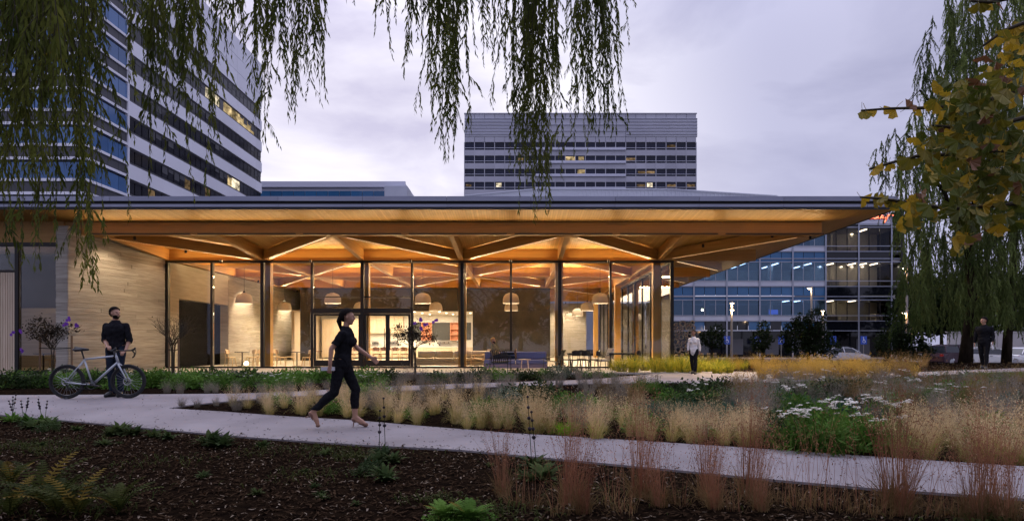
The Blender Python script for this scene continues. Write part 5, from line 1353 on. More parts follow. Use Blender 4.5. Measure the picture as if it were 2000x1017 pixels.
LV = [.35, .6, 1.0, 1.4, 1.9, 2.5]
SV = {L_: [strand_mesh('willow_strand', L_, 100+i*7+k, M['willow']) for k in range(4)] for i, L_ in enumerate(LV)}
wl = thing('willow_tree', 'weeping willow whose dark leafy strands hang across the top of the view', 'willow tree', (-6.2, 3.2, 0))
q = MB(); q.tube([(0, 0, -.2), (.1, 0, .8), (.2, .1, 2.0), (.1, .2, 3.4), (.4, .5, 5.2), (.8, .9, 7.5)], [.55, .42, .36, .33, .26, .16], 14); q.build('trunk', M['bark'], wl, smooth=True)
CL = [  # px, spread, bottom y, count, distance
 (12, 26, 500, 8, 4.2), (30, 35, 360, 8, 3.6), (85, 30, 480, 4, 4.3), (135, 22, 590, 3, 4.5), (60, 30, 520, 6, 4.0), (95, 32, 400, 7, 4.1), (120, 25, 300, 7, 3.8), (150, 22, 470, 4, 4.4), (170, 18, 560, 3, 4.5), (185, 16, 330, 3, 4.6), (110, 30, 210, 7, 3.7), (50, 40, 180, 7, 3.5), (220, 22, 170, 4, 5.0),
 (290, 22, 250, 8, 4.6), (315, 16, 390, 3, 4.7), (335, 18, 180, 6, 4.6), (372, 20, 260, 6, 4.7), (395, 14, 180, 5, 5.2), (432, 8, 420, 1, 4.9), (440, 24, 130, 6, 5.2), (475, 22, 90, 6, 5.4), (510, 22, 190, 8, 5.6), (535, 14, 290, 4, 5.6), (555, 18, 240, 6, 5.8), (590, 16, 240, 6, 5.8), (612, 16, 190, 5, 5.9), (640, 15, 100, 3, 6.0), (690, 18, 70, 3, 6.2),
 (742, 10, 100, 2, 6.2), (775, 16, 60, 3, 6.2), (815, 16, 150, 5, 6.2), (845, 16, 200, 8, 6.0), (868, 14, 310, 9, 6.0), (885, 14, 290, 8, 6.1), (905, 12, 190, 5, 6.2), (932, 12, 190, 4, 6.3), (978, 10, 160, 3, 6.4), (1005, 14, 260, 7, 6.3), (1030, 14, 330, 10, 6.2), (1050, 14, 410, 11, 6.2), (1068, 13, 440, 8, 6.2), (1085, 10, 220, 4, 6.4),
 (1112, 12, 180, 4, 6.4), (1135, 14, 260, 9, 6.3), (1152, 14, 300, 9, 6.3), (1172, 11, 240, 5, 6.4), (1195, 12, 130, 3, 6.5), (1232, 10, 80, 2, 6.6), (1265, 6, 20, 1, 6.6)]
ns = 0
for (px, sp_, yb, n, d0) in CL:
    limb_z = zat(-230, d0)
    for i in range(n):
        d = d0+random.uniform(-.35, .45); x = at(px+random.gauss(0, sp_*.42), d); bot = zat(yb+18-abs(random.gauss(0, 60))*(1.1 if yb < 350 else 1.5), d)
        L_ = max(.4, zat(random.uniform(-190, -40), d)-bot)
        # long strands are two lengths hung end to end from the same twig
        zt = bot+L_; rest = L_; segs_ = []
        while rest > 2.7: segs_.append(2.4); rest -= 2.3
        segs_.append(rest)
        z = zt
        for sL in segs_:
            v = min(LV, key=lambda t_: abs(t_-sL)); o = link('hanging_branch', random.choice(SV[v]), wl, (x+6.2, d-3.2, z), (random.gauss(0, .04), random.gauss(0, .04), random.uniform(0, 2*PI)), (1, 1, sL/v)); z -= sL-.1; ns += 1
# limbs that carry them, above the frame
for (px, d) in ((0, 4.0), (150, 4.3), (330, 4.8), (540, 5.6), (690, 6.1), (880, 6.1), (1050, 6.2), (1150, 6.3), (1260, 6.6)):
    e = Vector((at(px, d), d, zat(-110, d)))-Vector((-6.2, 3.2, 0)); b = Vector((.5, .6, 5.6+.1*(px/200))); m_ = (b+e)/2+Vector((0, 0, 1.5+.0005*px))
    q = MB(); pts = [b*(1-t)*(1-t)+m_*2*t*(1-t)+e*t*t for t in [k/9 for k in range(10)]]
    q.tube(pts, [.13*(1-.085*k) for k in range(10)], 8); q.build('limb', M['bark'], wl, smooth=True)
# unseen rest of its crown, over and behind the camera, added to block sky
def leaf_cloud(name, lobes, n, size, m, seed, parent=None, aspect=.45, droop=0, kind='stuff', hollow=.45):
    r = np.random.default_rng(seed); V = []; w = np.array([a[3]*a[4]*a[5] for a in lobes]); w = w/w.sum()
    pick = r.choice(len(lobes), n, p=w); lob = np.array(lobes)[pick]
    u = r.normal(size=(n, 3)); u /= np.linalg.norm(u, axis=1)[:, None]; rad = hollow+(1-hollow)*r.random(n)**.6
    clump = r.normal(size=(len(lobes), 3))
    c = lob[:, :3]+u*rad[:, None]*lob[:, 3:6]*(1+.16*np.sin(u[:, :1]*7+clump[pick][:, :1]*5)*np.cos(u[:, 2:]*6+clump[pick][:, 1:2]*4))
    a = r.normal(size=(n, 3)); a[:, 2] -= droop; a /= np.linalg.norm(a, axis=1)[:, None]; b = np.cross(a, r.normal(size=(n, 3))); b /= np.linalg.norm(b, axis=1)[:, None]
    s = size*r.uniform(.55, 1.25, n)[:, None]
    quad = np.stack([c-a*s*.5, c+b*s*aspect*.5, c+a*s*.5, c-b*s*aspect*.5], 1).reshape(-1, 3)
    me = bpy.data.meshes.new(name); me.from_pydata(quad.tolist(), [], np.arange(n*4).reshape(-1, 4).tolist()); me.materials.append(m)
    o = link(name, me, parent)
    if kind: o['kind'] = kind
    return o
leaf_cloud('crown', [(3, -1, 9.0, 5, 4, 1.6), (7, 0, 8.6, 5, 4, 1.5), (0, 2, 9.2, 4, 4, 1.7), (5, -5, 7.5, 6, 4, 3), (10, -3, 7.8, 4, 4, 2.4), (1, -6, 6.5, 4, 4, 4)], 3200, .30, M['willow'], 21, wl, .4)

# the willow standing at the right
wr = thing('willow_tree', 'tall weeping willow at the right behind the man in black', 'willow tree', (at(1885, 32), 32, float(gz(22, 32))))
q = MB(); q.tube([(0, 0, -.2), (.1, 0, 1.0), (.45, 0, 3.4), (.3, .2, 6), (.1, .2, 10), (0, 0, 15)], [.34, .27, .24, .21, .16, .05], 12); q.build('trunk', M['bark'], wr, smooth=True)
q = MB(); q.tube([(2.35, .4, -.2), (2.45, .4, 1.5), (2.6, .3, 4.5), (2.6, 0, 9)], [.24, .2, .16, .08], 10); q.build('trunk', M['bark'], wr, smooth=True)
WLV = [2.2, 3.6, 5.2]
WSV = {L_: [strand_mesh('far_willow_strand', L_, 300+i*5+k, M['willow_far'], leaf=.17, lw=.019, step=.026, tw=4.2, twl=1.0, wob=.12) for k in range(4)] for i, L_ in enumerate(WLV)}
rr = random.Random(33); cnt = 0
def wstrand(px, ytop, ybot, dd=0.0):
    global cnt
    d = 32+dd; x = at(px, d)-at(1885, 32); z0 = zat(ytop, d); z1 = zat(ybot, d); Lw = max(1.0, z0-z1); z = z0
    while Lw > .8:
        sL = min(Lw, 5.6); v = min(WLV, key=lambda t_: abs(t_-sL)); 
        link('hanging_branch', rr.choice(WSV[v]), wr, (x, dd, z-wr.location.z), (rr.gauss(0, .05), rr.gauss(0, .05), rr.uniform(0, 2*PI)), (1, 1, sL/v)); cnt += 1
        z -= sL-.5; Lw -= sL-.5
        if sL == Lw+sL-.5: break
left_edge = lerp_line([(-60, 1850), (60, 1810), (130, 1800), (200, 1770), (290, 1725), (360, 1745), (430, 1785), (520, 1785), (650, 1790)])
for i in range(166):
    yt = rr.uniform(-80, 460); px = rr.uniform(left_edge(yt)+8, 2030); ln = rr.uniform(110, 230)
    yb = min(yt+ln, 640 if px > 1850 else 655)
    if px < 1790: yb = min(yb, yt+170)
    if yt > 330: yb = rr.uniform(590, 655)
    if 1800 < px < 1885 and yb > 600: yb = rr.uniform(590, 640)
    wstrand(px, yt, yb, rr.uniform(-3.2, 2.8))
for px, yt, yb in ((1795, 420, 655), (1812, 440, 650), (1828, 430, 640), (1846, 450, 650), (1862, 440, 640), (1880, 450, 630), (1955, 430, 645), (1975, 440, 650), (1995, 420, 650), (1900, 430, 620), (1930, 430, 610), (1712, 290, 350), (1722, 275, 400), (1735, 262, 420), (1748, 250, 430), (1760, 300, 470), (1772, 330, 600), (1782, 380, 650), (1792, 400, 660), (1800, 390, 640), (1808, 60, 170), (1822, 30, 150), (1800, 110, 230), (1784, 180, 300), (1776, 230, 360), (1960, 380, 640), (1980, 360, 640), (1940, 420, 625), (1915, 420, 610)):
    wstrand(px, yt, yb, rr.uniform(-3.2, -1.0) if yt > 400 else rr.uniform(-2.5, 1.0))
for k in range(11):
    a = rr.uniform(0, 2*PI); ra = rr.uniform(1.5, 4.2); z0 = rr.uniform(6, 11); q = MB(); e = Vector((ra*math.cos(a), ra*.6*math.sin(a), z0+rr.uniform(2.5, 5)))
    q.tube([(.2, .1, z0-1), Vector((.2, .1, z0-1)).lerp(e, .5)+Vector((0, 0, .8)), e, e+Vector((.5*math.cos(a), .4*math.sin(a), -.5))], [.13, .09, .05, .02], 6); q.build('limb', M['bark'], wr, smooth=True)
leaf_cloud('crown', [(.6, 1.5, 9, 3.4, 2.0, 6.5), (2.6, 1.0, 7, 2.6, 2.2, 5)], 11000, .24, M['willow_far'], 5, wr, .2, 1.6)

# dark trees behind the car park and unseen ones added to dim glass reflections
def tree(name, label, x, y, h, lobes, n, size, m, seed, tr=.2, group=None, trunk_h=None):
    z = float(gz(x, y)); t = thing(name, label, 'tree', (x, y, z), 0, group); th = trunk_h or h*.5
    q = MB(); q.tube([(0, 0, -.2), (.05, 0, th*.4), (0, .05, th)], [tr, tr*.75, tr*.4], 9)
    for k in range(5):
        a = 2*PI*k/5+seed; q.tube([(0, .03, th*.55), (h*.13*math.cos(a), h*.13*math.sin(a), th*.85), (h*.22*math.cos(a), h*.22*math.sin(a), h*.72)], [tr*.45, tr*.3, tr*.1], 6)
    q.build('trunk', M['bark'], t, smooth=True); leaf_cloud('crown', lobes, n, size, m, seed, t, .5); return t
for i, (px, d, h, lab) in enumerate(((1800, 68, 10, 'dark tree between the office end and the willow'), (1838, 66, 9, 'dark tree behind the maroon car'), (1905, 69, 11, 'dark tree behind the pale wall near the willow trunk'), (1985, 70, 10, 'dark tree behind the pale wall at the right edge'))):
    tree('dark_tree', lab, at(px, d), d, h, [(0, 0, h*.62, h*.27, h*.27, h*.3), (h*.16, 0, h*.45, h*.2, h*.2, h*.2), (-h*.17, 0, h*.48, h*.2, h*.2, h*.22), (0, 0, h*.8, h*.18, h*.18, h*.18)], 3200, .55, M['darkleaf'], 50+i, .22, 'dark trees beyond the car park', h*.55)
tree('round_tree', 'round dark evergreen tree between garden and silver car', at(1578, 33.5), 33.5, 3.1, [(-.55, 0, 1.35, .95, .8, 1.0), (.5, .1, 1.2, .9, .8, .85), (.35, 0, 2.15, .6, .55, .8), (-.35, 0, 2.0, .6, .55, .65), (1.1, 0, .8, .6, .55, .55)], 5200, .15, M['darkleaf'], 71, .09, None, 1.6)
tree('round_shrub', 'wide dark rounded shrub left of the white hatchback', at(1758, 35), 35, 2.6, [(-.4, 0, 1.1, 1.0, .9, .95), (.65, .1, 1.0, .95, .8, .8), (.1, 0, 1.75, .8, .7, .65), (1.2, 0, .7, .7, .6, .55)], 5000, .15, M['darkleaf'], 72, .08, None, 1.2)
tree('small_tree', 'small thin tree before the office beside a blue sign', at(1489, 52), 52, 4.1, [(0, 0, 2.0, .9, .8, .9), (.1, 0, 2.9, .6, .6, .8), (-.4, 0, 1.5, .6, .6, .5)], 1100, .24, M['darkleaf'], 73, .07, None, 2.2)
tree('small_tree', 'small thin tree behind the ring screen', at(1390, 58), 58, 4.0, [(0, 0, 2.2, 1.2, .9, .9), (.5, 0, 2.9, .8, .6, .7)], 1000, .26, M['darkleaf'], 74, .07, None, 2.2)
BEHIND = ('leftmost', 'second from the left', 'third from the left', 'middle', 'third from the right', 'second from the right', 'rightmost')
for i in range(7):
    x = -34+i*11.5; tree('dark_tree', f'{BEHIND[i]} dark tree added behind the viewpoint, seen only in reflections', x, -36-3*(i % 2), 11, [(0, 0, 6.6, 5, 4, 4), (3, 0, 4, 4, 3, 3), (-3, 0, 4.5, 4, 3, 3)], 1500, 1.1, M['darkleaf'], 90+i, .35, 'unseen trees added behind the viewpoint', 8)

# saplings with their stakes
def sapling(px, py, ytop, label, leaves=True, flowers=(), spread=.5, seed=1, lean=0):
    x, d, z = G(px, py); h = zat(ytop, d)-z; r = random.Random(seed)
    t = thing('sapling', label, 'sapling', (x, d, z)); q = MB(); tips = []
    for k in range(3 if leaves else 5):
        a = 2*PI*k/5+seed; base = Vector((.03*math.cos(a), .03*math.sin(a), -.05)); mid = Vector((.08*math.cos(a), .06*math.sin(a), h*.5)); q.tube([base, mid*.6+Vector((0, 0, h*.1)), mid], [.022, .018, .014], 6)
        for j in range(5):
            b = r.uniform(0, 2*PI); e = mid+Vector((spread*.55*math.cos(b), spread*.4*math.sin(b), h*r.uniform(.12, .34))); q.tube([mid, mid.lerp(e, .5)+Vector((0, 0, .05)), e], [.011, .008, .005], 5)
            for j2 in range(4):
                c = r.uniform(0, 2*PI); e2 = e+Vector((spread*.45*math.cos(c), spread*.35*math.sin(c), h*r.uniform(.02, .15))); q.tube([e.lerp(mid, .3), e2.lerp(e, .5), e2], [.005, .004, .002], 4); tips.append(e2)
    q.build('trunk', M['twig'], t)
    n = 900 if leaves else 70
    mb = MB()
    for i in range(n):
        p = r.choice(tips)+Vector((r.gauss(0, .09), r.gauss(0, .07), r.gauss(0, .07))); a = Vector((r.gauss(0, 1), r.gauss(0, 1), r.gauss(-.3, 1))).normalized(); b = a.cross(Vector((r.gauss(0, 1), r.gauss(0, 1), 1))).normalized(); l = r.uniform(.06, .115)*(1 if leaves else .7)
        mb.add([p, p+a*l*.5+b*l*.24, p+a*l, p+a*l*.5-b*l*.24], [(0, 1, 2, 3)])
    o = mb.build('leaves', M['fineleaf'], t); o['kind'] = 'stuff'
    for fx, fy in flowers:
        p = Vector((at(fx, d)-x, r.uniform(-.15, .1), zat(fy, d)-z)); fl = MB()
        for j in range(3):
            pc = p+Vector((r.gauss(0, .045), r.gauss(0, .03), r.gauss(0, .035)))
            for k in range(5):
                a = 2*PI*k/5; u = Vector((math.cos(a), -.25, math.sin(a)))*.055; v = Vector((-math.sin(a), 0, math.cos(a)))*.03; fl.add([pc, pc+u*.6+v, pc+u, pc+u*.6-v], [(0, 1, 2, 3)])
        fl.build('flower', M['purple'], t)
def stakes(px, py, ytop, gap, label):
    x, d, z = G(px, py); t = thing('tree_stake', label, 'tree stake', (x, d+.05, z)); h = zat(ytop, d)-z
    for s in (-1, 1): q = MB(); q.tube([(s*gap, 0, -.1), (s*gap, 0, h)], .032, 8); q.build('stake', M['pole_wood'], t)
    q = MB(); q.tube([(-gap, -.035, h*.72), (0, -.06, h*.70), (gap, -.035, h*.72)], .014, 6); q.build('tie', M['tyre'], t)
M['pole_wood'] = mat('weathered_stake', (.16, .10, .055), (.22, .14, .08), (9, 9, 1), .9)
sapling(104, 741, 622, 'staked sapling with purple flowers beside the concrete pillar', True, ((137, 622), (131, 631), (146, 633), (42, 648), (47, 684), (30, 650)), .75, 3)
stakes(107, 741, 655, .52, 'pair of timber stakes around the sapling by the concrete pillar')
sapling(338, 739, 610, 'nearly bare sapling in front of the first mullion', False, (), .75, 5)
stakes(338, 739, 660, .16, 'pair of timber stakes at the nearly bare sapling')
sapling(812, 739, 628, 'slender sapling with purple flowers before the entrance doors', True, ((823, 624), (833, 630), (848, 627), (812, 632), (821, 640)), .72, 8)

# ginkgo twigs reaching in at the upper right
gi = thing('ginkgo_tree', 'ginkgo branches with yellowing fan leaves reaching in at upper right', 'ginkgo', (4.6, 2.6, 0))
q = MB(); q.tube([(0, 0, -.1), (0, 0, 1.4), (-.1, 0, 3.2), (0, .1, 5)], [.16, .12, .09, .05], 10); q.build('trunk', M['bark'], gi, smooth=True)
def fan(seed, m):
    r = random.Random(seed); mb = MB(); n = 11; vs = [(0, 0, 0)]
    for k in range(n):
        a = R(-62)+R(124)*k/(n-1); rad = 1-.06*abs(math.sin(k*1.7))-(.26 if k == n//2 else 0)-.05*r.random(); vs.append((math.sin(a)*rad, .22*math.cos(a*1.6)*rad*r.uniform(.7, 1.3)+.09*r.uniform(-1, 1)+(.12 if seed % 2 else -.18)*rad*rad, math.cos(a)*rad))
    mb.add(vs, [(0, i, i+1) for i in range(1, n)]); mb.tube([(0, 0, 0), (.03, -.05, -.35), (0, -.15, -.75)], .022, 4)
    return mb.mesh('ginkgo_leaf', m)
FANS = [[fan(10*i+k, m) for k in range(3)] for i, m in enumerate(GK)]
DG = 2.55
def gpt(px, py, dd=0): d = DG+dd; return Vector((at(px, d), d, zat(py, d)))-Vector((4.6, 2.6, 0))
BR = [[(2120, 120), (1990, 175), (1900, 205), (1800, 211), (1740, 212), (1682, 216)], [(2120, 250), (1990, 290), (1880, 300), (1790, 305), (1740, 318), (1698, 330)], [(2100, 380), (1960, 400), (1850, 408), (1770, 395), (1720, 388), (1680, 385)],
      [(2120, 60), (2000, 45), (1960, 60), (1920, 90)], [(2120, 320), (1980, 350), (1900, 380), (1870, 430), (1880, 480)], [(2120, 10), (2010, -10), (1930, 5), (1895, 2)], [(2120, 200), (1960, 240), (1880, 250), (1820, 245)]]
spots = []; r = random.Random(77)
for i, b in enumerate(BR):
    dd = r.uniform(-.15, .25); pts = [gpt(px, py, dd) for px, py in b]; q = MB(); q.tube([(0, .0, 3.2 if i % 2 else 2.6)]+pts, [.022]+[.011*(1-.75*k/len(pts)) for k in range(len(pts))], 6); q.build('branch', M['twig'], gi, smooth=True)
    for a, c in zip(b[:-1], b[1:]):
        for k in range(3): t_ = r.random(); spots.append((a[0]+(c[0]-a[0])*t_, a[1]+(c[1]-a[1])*t_, dd))
spots = [s_ for s_ in spots if s_[0] > 1675]
dense = [(1900, 190, 60, 40), (1880, 255, 62, 45), (1950, 240, 55, 60), (1970, 150, 40, 40), (1860, 330, 55, 40), (1930, 350, 60, 50), (1820, 290, 35, 30), (1890, 410, 45, 35), (1800, 400, 35, 20), (1950, 430, 40, 25), (1990, 320, 30, 60), (1875, 470, 22, 22), (1850, 205, 30, 18), (1975, 90, 25, 25), (1780, 430, 20, 15)]
for (px, py, sx, sy) in dense:
    for k in range(int(sx*sy/42)+3): spots.append((px+r.gauss(0, sx*.5), py+r.gauss(0, sy*.5), r.uniform(-.3, .35)))
r.shuffle(spots)
spots = [s_ for s_ in spots if s_[0] < 2010 and s_[1] > -30]
extra = MB()
for i_, (px, py, dd) in enumerate(spots[:900]):
    if px > 2010: continue
    edge = (px < 1800) or (py > 440) or (py < 120)
    k = r.choices([0, 1, 2, 3], (.05, .3, .6, .05) if edge else (.50, .32, .12, .06))[0]
    if i_ >= 298:                                                   # past the first 300: joined
        s_ = r.uniform(.033, .050); Mx = Matrix.Translation(gpt(px, py, dd+.08)) @ Matrix.Rotation(r.gauss(0, .55), 4, 'Z') @ Matrix.Rotation(r.choice([PI, PI*.8, PI*1.2])+r.gauss(0, .5), 4, 'Y') @ Matrix.Rotation(r.gauss(-.15, .5), 4, 'X')
        fm_ = r.choice(FANS[k]); extra.add([Mx @ (v.co*s_) for v in fm_.vertices], [tuple(p_.vertices) for p_ in fm_.polygons], k); continue
    o = link('leaf', r.choice(FANS[k]), gi, gpt(px, py, dd), (r.gauss(-.15, .5), r.choice([PI, PI*.8, PI*1.2, r.uniform(-PI, PI)])+r.gauss(0, .5), r.gauss(0, .55)), (1, 1, 1)); s_ = r.uniform(.033, .050); o.scale = (s_, s_, s_)

eo = extra.build('leaves', GK, gi); eo['kind'] = 'stuff'
# ================================================================== PLANTING
PM = dict(
 tan=mat('tan_seedhead', (.58, .42, .20), (.76, .58, .33), (2, 2, 2), .8, spec=.04, transl=.3, rnd=.18), tanblade=mat('straw_blade', (.34, .31, .08), (.52, .43, .16), (2, 2, 2), .7, spec=.04, transl=.3, rnd=.18),
 red=mat('rust_stem', (.25, .10, .055), (.38, .19, .105), (2, 2, 2), .8, spec=.04, transl=.25, rnd=.2), redblade=mat('rust_base_blade', (.16, .10, .04), (.26, .17, .075), (3, 3, 3), .75, spec=.04, transl=.25, rnd=.2),
 sedge=mat('brown_sedge', (.17, .11, .045), (.30, .205, .09), (1, 1, 1), .8, spec=.04, transl=.25, rnd=.3), grey=mat('grey_sedge', (.19, .165, .125), (.30, .26, .20), (1, 1, 1), .8, spec=.04, transl=.25, rnd=.2),
 gold=mat('gold_grass', (.42, .28, .06), (.55, .38, .10), (1.5, 1.5, 1.5), .7, spec=.04, transl=.35, rnd=.15), lime=mat('yellow_green_blade', (.34, .32, .03), (.48, .42, .06), (2, 2, 2), .6, spec=.04, transl=.35, rnd=.15),
 teal=mat('blue_green_blade', (.03, .10, .065), (.05, .14, .09), (2, 2, 2), .6, spec=.04, transl=.3, rnd=.15), bright=mat('bright_green_blade', (.20, .38, .02), (.26, .46, .03), (5, 5, 5), .6, spec=.04, transl=.35),
 green=mat('garden_leaf', (.060, .135, .020), (.12, .22, .038), (4, 4, 4), .55, spec=.04, transl=.3, rnd=.3), dgreen=mat('dark_garden_leaf', (.022, .042, .014), (.050, .075, .024), (4, 4, 4), .55, spec=.04, transl=.25, rnd=.3), ggreen=mat('grey_green_leaf', (.12, .15, .10), (.19, .22, .15), (5, 5, 5), .7, spec=.04, transl=.25, rnd=.2),
 fern=mat('fern_frond', (.026, .036, .009), (.06, .068, .016), (5, 5, 5), .6, spec=.04, transl=.3, rnd=.2), white=mat('white_flower', (.78, .74, .66), (.84, .80, .72), (20, 20, 20), .8, spec=.04, transl=.3), spike=mat('dark_flower_whorl', (.022, .014, .02), (.04, .026, .035), (30, 30, 30), .85), oldfern=mat('ochre_frond', (.16, .11, .02), (.2, .14, .03), (5, 5, 5), .7, spec=.04, transl=.3))

def blades(mb, rr, n, h, r0, lean, w, mi, curl=.5, seg=3, hv=.3, flakes=0, fmi=0, fs=.03):
    for _ in range(n):
        a = rr.uniform(0, 2*PI); q = r0*math.sqrt(rr.random()); p = Vector((q*math.cos(a), q*math.sin(a), -.03)); b = a+rr.gauss(0, .6)
        L_ = h*rr.uniform(1-hv, 1+hv*.5); th = abs(rr.gauss(0, lean)); out = Vector((math.cos(b), math.sin(b), 0)); side = Vector((-out.y, out.x, 0)).lerp(Vector((rr.uniform(-1, 1), rr.uniform(-1, 1), 0)), .5).normalized()
        pts = [p]; ang = th*.5
        for k in range(seg):
            pts.append(pts[-1]+(out*math.sin(ang)+Vector((0, 0, math.cos(ang))))*(L_/seg)); ang += th*.4+curl*rr.uniform(.1, .6)
        vs = []
        for k, c in enumerate(pts[:-1]): ww = w*(1-.75*k/seg)*.5; vs += [c-side*ww, c+side*ww]
        vs.append(pts[-1]); fs_ = [(2*k, 2*k+1, 2*k+3, 2*k+2) for k in range(seg-1)]+[(2*seg-2, 2*seg-1, 2*seg)]
        mb.add(vs, fs_, mi)
        for k in range(flakes):
            t = seg*(.52+.48*rr.random()); i = min(int(t), seg-1); c = pts[i].lerp(pts[i+1], t-i); d = Vector((rr.gauss(0, .5), rr.gauss(0, .5), rr.uniform(.1, 1))).normalized(); e = d.cross(Vector((rr.uniform(-1, 1), rr.uniform(-1, 1), .2))).normalized()
            c = c+Vector((rr.gauss(0, fs*.6), rr.gauss(0, fs*.6), 0)); s_ = fs*rr.uniform(.5, 1.2); mb.add([c, c+d*s_*.5+e*s_*.16, c+d*s_, c+d*s_*.5-e*s_*.16], [(0, 1, 2, 3)], fmi)
def leafdome(mb, rr, n, r, h, size, mi, asp=.4):
    for _ in range(n):
        a = rr.uniform(0, 2*PI); e = math.asin(rr.random()); q = rr.uniform(.55, 1.0)*(1+.15*math.sin(a*3+e*4)); p = Vector((r*q*math.cos(a)*math.cos(e), r*q*math.sin(a)*math.cos(e), max(.0, h*q*math.sin(e))))
        d = Vector((math.cos(a)+rr.gauss(0, .6), math.sin(a)+rr.gauss(0, .6), rr.gauss(.5, .6))).normalized(); b = d.cross(Vector((rr.gauss(0, .5), rr.gauss(0, .5), 1))).normalized(); s_ = size*rr.uniform(.6, 1.3)
        mb.add([p, p+d*s_*.5+b*s_*asp*.5, p+d*s_, p+d*s_*.5-b*s_*asp*.5], [(0, 1, 2, 3)], mi)
def flatflower(mb, rr, c, r, mi):
    for _ in range(26):
        a = rr.uniform(0, 2*PI); q = r*math.sqrt(rr.random()); p = c+Vector((q*math.cos(a), q*math.sin(a), rr.uniform(-.006, .012)-.15*q*q/r)); s_ = r*.30; t = rr.uniform(0, PI)
        u = Vector((math.cos(t), math.sin(t), rr.uniform(-.3, .3)))*s_; v = Vector((-math.sin(t), math.cos(t), rr.uniform(-.3, .3)))*s_; mb.add([p-u, p+v, p+u, p-v], [(0, 1, 2, 3)], mi)
def variants(fn, k, mats, nm):
    out = []
    for i in range(k): mb = MB(); fn(mb, random.Random(500+i*13)); out.append(mb.mesh(nm, mats))
    return out
def f_tan(mb, rr): blades(mb, rr, 170, .36, .07, .65, .006, 1, .6); blades(mb, rr, 80, .66, .06, .42, .0035, 0, .28, flakes=9, fmi=0, fs=.026)
def f_red(mb, rr): blades(mb, rr, 110, .36, .09, .6, .006, 1, .7); blades(mb, rr, 78, .92, .07, .17, .0042, 0, .09, 4, .35, 8, 0, .024)
def f_redthin(mb, rr): blades(mb, rr, 40, .30, .12, .9, .006, 1, .9); blades(mb, rr, 11, .85, .09, .30, .0038, 0, .14, 4, .35, 8, 0, .024)
def f_sedge(mb, rr): blades(mb, rr, 190, .52, .14, .5, .007, 0, .6); blades(mb, rr, 40, .7, .12, .3, .004, 0, .25, flakes=8, fmi=0, fs=.035)
def f_gold(mb, rr): blades(mb, rr, 200, .55, .14, .45, .007, 0, .5); blades(mb, rr, 70, .72, .12, .32, .004, 0, .25, flakes=10, fmi=0, fs=.035)
def f_lime(mb, rr): blades(mb, rr, 150, .62, .14, .55, .016, 0, .75); blades(mb, rr, 30, .6, .1, .4, .02, 1, .7)
def f_teal(mb, rr): blades(mb, rr, 220, .40, .16, .35, .008, 0, .3)
def f_bright(mb, rr): blades(mb, rr, 420, .26, .10, .7, .006, 0, .5)
def f_mound(mb, rr): leafdome(mb, rr, 620, .42, .38, .085, 0, .5)
def f_mound_fl(mb, rr):
    leafdome(mb, rr, 560, .44, .34, .075, 0, .5)
    for _ in range(11): a = rr.uniform(0, 2*PI); q = .4*math.sqrt(rr.random()); flatflower(mb, rr, Vector((q*math.cos(a), q*math.sin(a), .36*(1-q*q*3)+.06)), .026, 1)
def f_yarrow(mb, rr):
    leafdome(mb, rr, 700, .42, .34, .11, 0, .22); blades(mb, rr, 60, .36, .3, .5, .012, 0, .6)
    for _ in range(5):
        a = rr.uniform(0, 2*PI); q = .34*math.sqrt(rr.random()); h = rr.uniform(.38, .62); c = Vector((q*1.25*math.cos(a), q*1.25*math.sin(a), h)); mb.tube([(q*.7*math.cos(a), q*.7*math.sin(a), .1), c], .004, 4, 0)
        for j in range(rr.choice([1, 2, 3, 4])): flatflower(mb, rr, c+Vector((rr.gauss(0, .045), rr.gauss(0, .045), rr.gauss(0, .02))), rr.uniform(.026, .05), 1)
def f_fern(mb, rr, n=10, L_=.46, mi=0):
    for k in range(n):
        a = 2*PI*k/n+rr.gauss(0, .25); out = Vector((math.cos(a), math.sin(a), 0)); ang = rr.uniform(.15, .5); p = Vector((0, 0, 0)); pts = [p]; Lf = L_*rr.uniform(.7, 1.15)
        for i in range(14): pts.append(pts[-1]+(out*math.sin(ang)+Vector((0, 0, math.cos(ang))))*Lf/14); ang += .085
        m2 = 1 if rr.random() < .12 else mi
        mb.tube(pts, [.004]*8+[.003]*7, 4, m2, cap=False); side = Vector((-out.y, out.x, 0))
        for i in range(2, 15):
            ln = .062*math.sin(PI*(.12+.86*(i/15)))+.008
            for sg in (-1, 1):
                d = (side*sg+(pts[i]-pts[i-1]).normalized()*.45+Vector((0, 0, -.15))).normalized(); w = (pts[i]-pts[i-1]).normalized()*.0085
                for hf in (0,):
                    c = pts[i]+(pts[i-1]-pts[i])*hf; mb.add([c-w, c+d*ln*.5-w*.9, c+d*ln, c+d*ln*.5+w, c+w], [(0, 1, 2, 3, 4)], m2)
